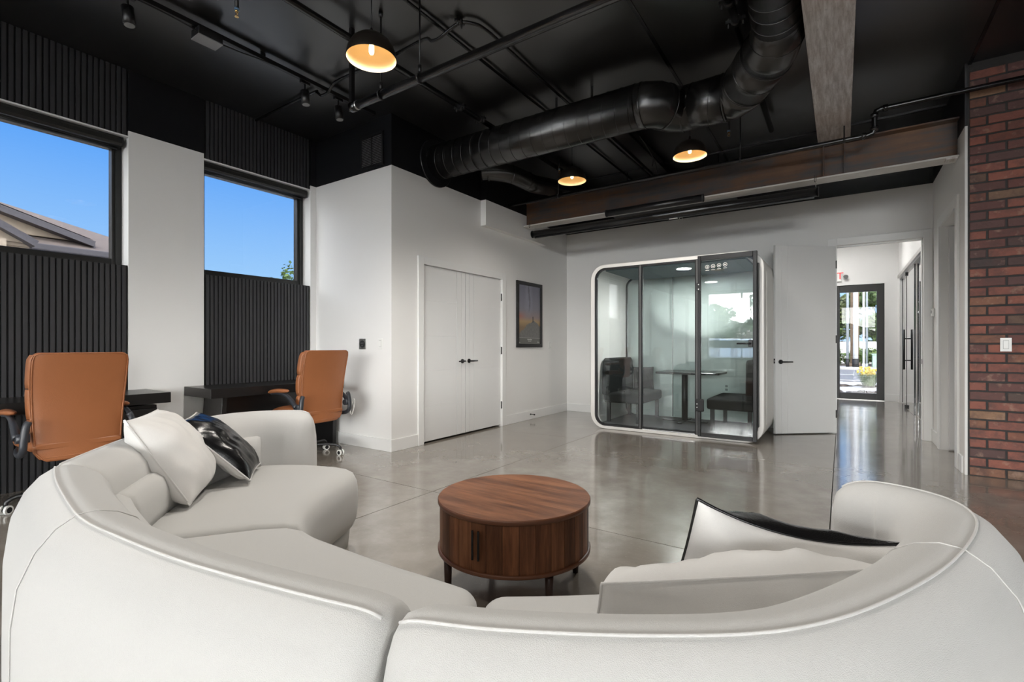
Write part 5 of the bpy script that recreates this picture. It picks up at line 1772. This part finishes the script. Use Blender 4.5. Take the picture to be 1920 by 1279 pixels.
ol = thing('added_panel_lamp', 'added unseen fill lamp panel in the glass-fronted office ceiling', 'ceiling lamp', (2.5, 9.8, HC), 'added ceiling lamps')  # lamp added out of view to brighten the office behind the glass
MB().box(2.1, 2.9, 9.4, 10.2, HC - 0.012, HC - 0.001).build('diffuser', M['fill_panel'], ol)

# ================================================================ outdoors
GZ = -0.10
struct('ground', MB().box(-120, 120, -120, 120, GZ - 0.3, GZ - 0.02), M['pave'])
struct('road', MB().box(-60, 60, 20.3, 30.0, GZ - 0.02, GZ - 0.005), M['asphalt'])
struct('road_marking', MB().box(-60, 0.45, 24.9, 25.02, GZ - 0.006, GZ - 0.001).box(-60, 60, 20.9, 21.0, GZ - 0.006, GZ - 0.001), M['lane'])
struct('sidewalk', MB().box(-60, 60, 30.0, 33.4, GZ - 0.02, GZ + 0.06), M['pave'])
struct('planting_bed', MB().box(-60, 60, 33.4, 60, GZ - 0.02, GZ + 0.08), M['soil'])
def mulch(label, y, x0, x1, seed):
    rr = random.Random(seed)
    m_ = MB()
    for k in range(150):
        x = rr.uniform(x0, x1)
        yy = y + rr.uniform(-0.28, 0.28)
        s_ = rr.uniform(0.05, 0.13)
        m_.sphere((x, yy, GZ - 0.02), s_, 6, 4, (1.2, 0.9, 0.6))
    o = m_.build('mulch_rocks', M['soil'])
    o['kind'] = 'stuff'
    tag(o, label, 'mulch')
mulch('dark mulch rocks in the bed beyond the hall door, around the yellow plant', 18.0, -3, 3, 4)
mulch('dark strip of mulch rocks nearest the hall door', 15.6, -3, 3, 5)

def leaf_cloud(mb, blobs, count, size, rr):
    for k in range(count):
        c, r = blobs[rr.randrange(len(blobs))]
        d = Vector((rr.gauss(0, 1), rr.gauss(0, 1), rr.gauss(0, 1))).normalized()
        p = Vector(c) + Vector((d.x * r[0], d.y * r[1], d.z * r[2])) * rr.uniform(0.55, 1.05)
        a = Vector((rr.gauss(0, 1), rr.gauss(0, 1), rr.gauss(0, 0.7))).normalized()
        b = a.cross(d)
        if b.length < 1e-3:
            continue
        b.normalize()
        s_ = size * rr.uniform(0.6, 1.4)
        mb.add([p - a * s_, p + b * s_ * 0.5, p + a * s_, p - b * s_ * 0.5], [(0, 1, 2, 3)])

def tree(label, x, y, h, spread, mat, seed, z0=GZ, cat='tree', name='tree', low=0.30, count=2600, size=0.16, group=None):
    rr = random.Random(seed)
    t = thing(name, label, cat, (x, y, z0), group)
    tr_ = MB().tube([(x, y, z0), (x + 0.05, y, z0 + h * 0.3), (x - 0.05, y + 0.1, z0 + h * 0.65)], [0.05 * h * 0.5, 0.035 * h * 0.5, 0.015 * h * 0.5], 8)
    for k in range(5):
        a = rr.uniform(0, 6.28)
        zz = z0 + h * rr.uniform(0.3, 0.5)
        tr_.tube([(x, y, zz), (x + math.cos(a) * spread * 0.35, y + math.sin(a) * spread * 0.35, zz + h * 0.22)], [0.02 * h * 0.4, 0.006 * h * 0.4], 6)
    tr_.build('trunk', M['bark'], t)
    blobs = []
    for k in range(16):
        a = rr.uniform(0, 6.28)
        q = rr.uniform(0, 0.75) * spread
        zz = z0 + h * rr.uniform(low + 0.1, 0.9)
        f_ = 1 - 0.55 * max(0, (zz - z0) / h - 0.55)
        blobs.append(((x + math.cos(a) * q * f_, y + math.sin(a) * q * f_, zz), (spread * 0.36, spread * 0.36, h * 0.13)))
    m_ = MB()
    leaf_cloud(m_, blobs, count, size, rr)
    o = m_.build('crown', mat, t, recalc=False)
    o['kind'] = 'stuff'
    return t
TG = 'trees beyond the road'
tree('big olive-green tree beyond the road, top right in the hall door glass', 2.6, 42, 9.5, 3.6, M['leaf2'], 1, group=TG, count=3200, size=0.19)
tree('bushy green tree beyond the road behind the twin poles', 1.75, 38.5, 5.0, 2.2, M['leaf'], 2, group=TG, low=0.1, count=3000)
tree('bushy green tree beyond the road left of the white pole', -0.7, 40, 4.6, 2.0, M['leaf2'], 3, group=TG, low=0.1, count=2600)
tree('green tree beyond the road far right behind the sliding glass', 4.6, 39, 6.0, 2.4, M['leaf'], 6, group=TG, low=0.1)
SG = 'shrubs along the white fence'
for k, (x, w_) in enumerate(((-0.35, 0.9), (0.75, 0.8), (1.75, 0.9), (2.9, 0.9))):
    rr = random.Random(40 + k)
    lb = ['leafy shrub below the white fence behind the grey pole', 'leafy shrub below the white fence behind the big white pole', 'leafy shrub below the white fence right of the twin poles', 'leafy shrub below the white fence at the right end'][k]
    t = thing('shrub', lb, 'shrub', (x, 35.2, GZ + 0.08), SG)
    m_ = MB()
    leaf_cloud(m_, [((x + rr.uniform(-.4, .4), 35.2 + rr.uniform(-.3, .3), 0.45 + rr.uniform(-.15, .25)), (0.5, 0.4, 0.42)) for q in range(6)], 900, 0.09, rr)
    o = m_.build('foliage', M['leaf3'], t, recalc=False)
    o['kind'] = 'stuff'
    MB().cyl((x, 35.2, GZ), (x, 35.2, 0.5), 0.03, 6).build('stem', M['bark'], t)
# yellow flowering clump near the door
rr = random.Random(77)
t = thing('flowering_plant', 'clump of grassy leaves with yellow flowers outside the hall door', 'plant', (0.66, 17.9, GZ))
m_, m2 = MB(), MB()
for k in range(170):
    a = rr.uniform(0, 6.28)
    l_ = rr.uniform(0.25, 0.50)
    o_ = Vector((math.cos(a), math.sin(a), 0))
    b = Vector((0.66, 17.9, GZ)) + o_ * rr.uniform(0, 0.14)
    s_ = Vector((-o_.y, o_.x, 0)) * 0.014
    m1_, tip = b + o_ * l_ * 0.35 + Vector((0, 0, l_ * 0.8)), b + o_ * l_ * 0.85 + Vector((0, 0, l_ * 0.75))
    m_.add([b - s_, b + s_, m1_ + s_, m1_ - s_, tip], [(0, 1, 2, 3), (3, 2, 4)])
    if k % 3 == 0:
        m2.sphere(m1_ + Vector((0, 0, 0.10 + rr.uniform(0, 0.1))), 0.032, 6, 4)
o = m_.build('leaves', M['leaf3'], t, recalc=False)
o['kind'] = 'stuff'
o = m2.build('flowers', M['bloom'], t)
o['kind'] = 'stuff'
# poles
def pole(label, x, y, r, h, mat, foot=None):
    t = thing('utility_pole', label, 'pole', (x, y, GZ), 'poles beyond the road')
    MB().cyl((x, y, GZ), (x, y, h), r, 14, r * 0.85).build('shaft', M[mat], t)
    MB().cyl((x, y, GZ), (x, y, GZ + (0.5 if foot else 0.25)), r * 1.25, 14).build('pole_base', M[foot or mat], t)
    return t
pole('thin grey street pole, leftmost of those beyond the hall door', 0.27, 32.4, 0.065, 9.5, 'pole_grey', 'black_matte')
pole('brown wooden pole behind the big white one', 0.60, 33.0, 0.21, 11.5, 'pole_wood')
pole('thick white pole, widest of those beyond the hall door', 0.63, 32.4, 0.125, 11.0, 'pole_white', 'black_matte')
pole('pale thin pole of a pair, left one', 0.985, 32.4, 0.055, 10.0, 'pole_white')
pole('pale thin pole of a pair, right one', 1.125, 32.4, 0.050, 10.0, 'pole_grey')
ub = thing('utility_box', 'pale green utility box on the far sidewalk beyond the hall door', 'utility box', (1.62, 32.6, GZ))
MB().box(1.36, 1.90, 32.2, 33.0, GZ + 0.06, 0.62).build('cabinet', M['util'], ub, 0.02, 2)
MB().box(1.33, 1.93, 32.17, 33.03, 0.62, 0.68).build('lid', M['util'], ub, 0.015, 2)
# white fence: posts and boards one by one
fe = thing('vinyl_fence', 'white vinyl fence beyond the road behind the poles', 'fence', (0.8, 37.0, GZ))
bm_ = MB().box(-0.142, 0.142, -0.012, 0.012, 0, 1.32).mesh('board')
for k in range(26):
    one('board', bm_, M['vinyl'], fe, (-3.6 + k * 0.29, 0, 0.1))
for k in range(4):
    MB().box(0.8 - 3.75 + k * 2.5 - 0.06, 0.8 - 3.75 + k * 2.5 + 0.06, 36.94, 37.06, GZ, 1.42).build('post', M['vinyl'], fe)
MB().box(-2.9, 4.5, 36.97, 37.03, 1.28, 1.36).build('rail', M['vinyl'], fe)

# neighbouring house seen through the first window
hs_ = thing('neighbour_house', 'cream house with a brown shingle roof and grey gable trim outside the window', 'house', (-16.0, 1.0, GZ))
EX = -13.0
MB().box(-24, -13.5, -8, 4.9, GZ, 3.0).build('wall', M['stucco'], hs_)
# hipped roof: eave at x=-13, hip end towards +Y
ZE = 3.12
sl = 0.46
y_end = 5.3
ridge_x = -18.6
zr = ZE + (-13.0 - ridge_x) * sl
yr = y_end - (-13.0 - ridge_x)
rv = [(EX, -9, ZE), (EX, y_end, ZE), (ridge_x, yr, zr), (ridge_x, -9, zr), (2 * ridge_x - EX, y_end, ZE), (2 * ridge_x - EX, -9, ZE)]
MB().add(rv + [(p[0], p[1], p[2] - 0.10) for p in rv], [(0, 1, 2, 3), (1, 4, 2), (3, 2, 4, 5), (6, 9, 8, 7), (7, 8, 10), (9, 11, 10, 8), (0, 6, 7, 1), (1, 7, 10, 4)]).build('roof', M['shingle'], hs_)
MB().box(EX - 0.02, EX + 0.11, -9, y_end + 0.05, ZE - 0.14, ZE - 0.01).build('gutter', M['fascia'], hs_, 0.02, 2)
MB().box(-13.4, EX, -9, y_end, ZE - 0.17, ZE - 0.14).build('soffit', M['stucco'], hs_)
# gable rising from the roof slope, facing us
GXX = -13.35
ga, gz0 = 3.55, 3.32     # right foot of the rake
gs = 0.319
apex_y = ga - 3.2
az = gz0 + 3.2 * gs
MB().prism([(GXX, ga - 0.15, gz0 + 0.0), (GXX, apex_y, az - 0.05), (GXX, apex_y - 3.05, gz0)], (-0.2, 0, 0)).build('gable_wall', M['stucco'], hs_)
def rake(y0, z0, y1, z1, x, w_):
    d = Vector((0, y1 - y0, z1 - z0))
    L = d.length
    d.normalize()
    n_ = Vector((0, -d.z, d.y))
    c = Vector((x, (y0 + y1) / 2, (z0 + z1) / 2))
    MB().obox(c, d * L / 2, n_ * w_, Vector((0.10, 0, 0))).build('rake_board', M['fascia'], hs_)
    MB().obox(c + n_ * (w_ + 0.03), d * L / 2, n_ * 0.03, Vector((0.16, 0, 0))).build('rake_trim', M['fascia'], hs_)
rake(ga + 0.06, gz0 - 0.02, apex_y, az, GXX + 0.10, 0.036)
rake(apex_y, az, apex_y - 3.3, gz0 - 0.02, GXX + 0.10, 0.052)
MB().add([(GXX + 0.1, ga + 0.06, gz0 + 0.06), (GXX + 0.1, apex_y, az + 0.08), (-15.75, apex_y, az + 0.08)], [(0, 1, 2)]).build('gable_roof', M['shingle'], hs_)
# porch gable in front, lower left
PX = -12.2
rake(2.50, 2.99, 1.2, 2.99 + 1.30 * 0.60, PX, 0.034)
MB().prism([(PX - 0.05, 2.40, 2.98), (PX - 0.05, 1.2, 2.98 + 1.2 * 0.58), (PX - 0.05, 1.2, 2.98)], (-0.8, 0, 0)).build('porch_gable', M['stucco'], hs_)
MB().box(-12.5, -12.12, 1.75, 2.10, GZ, 3.0).build('porch_column', M['stucco'], hs_)
MB().box(-13.3, -12.3, 1.2, 2.45, 2.92, 2.98).build('porch_soffit', M['stucco'], hs_)
# tree top outside the second window
tree('leafy tree top in the lower corner of the window nearest the vent wall', -18.0, 10.95, 4.45, 0.85, M['leaf3'], 21, low=0.5, count=650, size=0.085)

# beyond the storefront behind the camera: what the booth glass mirrors
tree('street tree outside the storefront, mirrored in the booth door', -6.5, -46.0, 6.6, 3.2, M['leaf'], 31, count=1800, size=0.3)
tree('street tree further left outside the storefront, mirrored in the booth glass', -11.5, -44.0, 5.6, 2.6, M['leaf'], 32, count=1500, size=0.3)
h2 = thing('street_house', 'low pale house across the street, mirrored in the booth door', 'house', (-11.0, -55.0, GZ))
MB().box(-26, 4, -60, -50, GZ, 2.5).build('wall', M['stucco'], h2)
MB().add([(-26.6, -49.5, 2.4), (4.6, -49.5, 2.4), (1.0, -55, 4.1), (-22.0, -55, 4.1), (4.6, -60.5, 2.4), (-26.6, -60.5, 2.4)], [(0, 1, 2, 3), (1, 4, 2), (2, 4, 5, 3), (3, 5, 0), (0, 5, 4, 1)]).build('roof', M['shingle'], h2)
struct('street', MB().box(-60, 60, -34, -17, GZ - 0.02, GZ - 0.006), M['asphalt'])
car = thing('parked_van', 'white van parked in the street, mirrored faintly in the booth door', 'van', (-5.4, -20.0, GZ))
prof = [(x - 2.0, z) for x, z in [(-5.6, 0.30), (-1.2, 0.30), (-1.2, 0.95), (-1.7, 1.05), (-2.35, 1.62), (-5.3, 1.66), (-5.6, 1.1)]]
MB().prism([(x, -20.9, GZ + z_) for x, z_ in prof], (0, 1.8, 0)).build('body', M['vinyl'], car, 0.08, 3)
MB().prism([(-7.2, -19.095, GZ + 1.08), (-4.0, -19.095, GZ + 1.08), (-4.45, -19.095, GZ + 1.52), (-7.1, -19.095, GZ + 1.54)], (0, 0.01, 0)).build('side_window', M['black_gloss'], car)
for x in (-6.8, -4.1):
    for y in (-20.85, -19.25):
        MB().cyl((x, y, GZ + 0.30), (x, y + 0.2, GZ + 0.30), 0.32, 18).build('wheel', M['black_matte'], car)
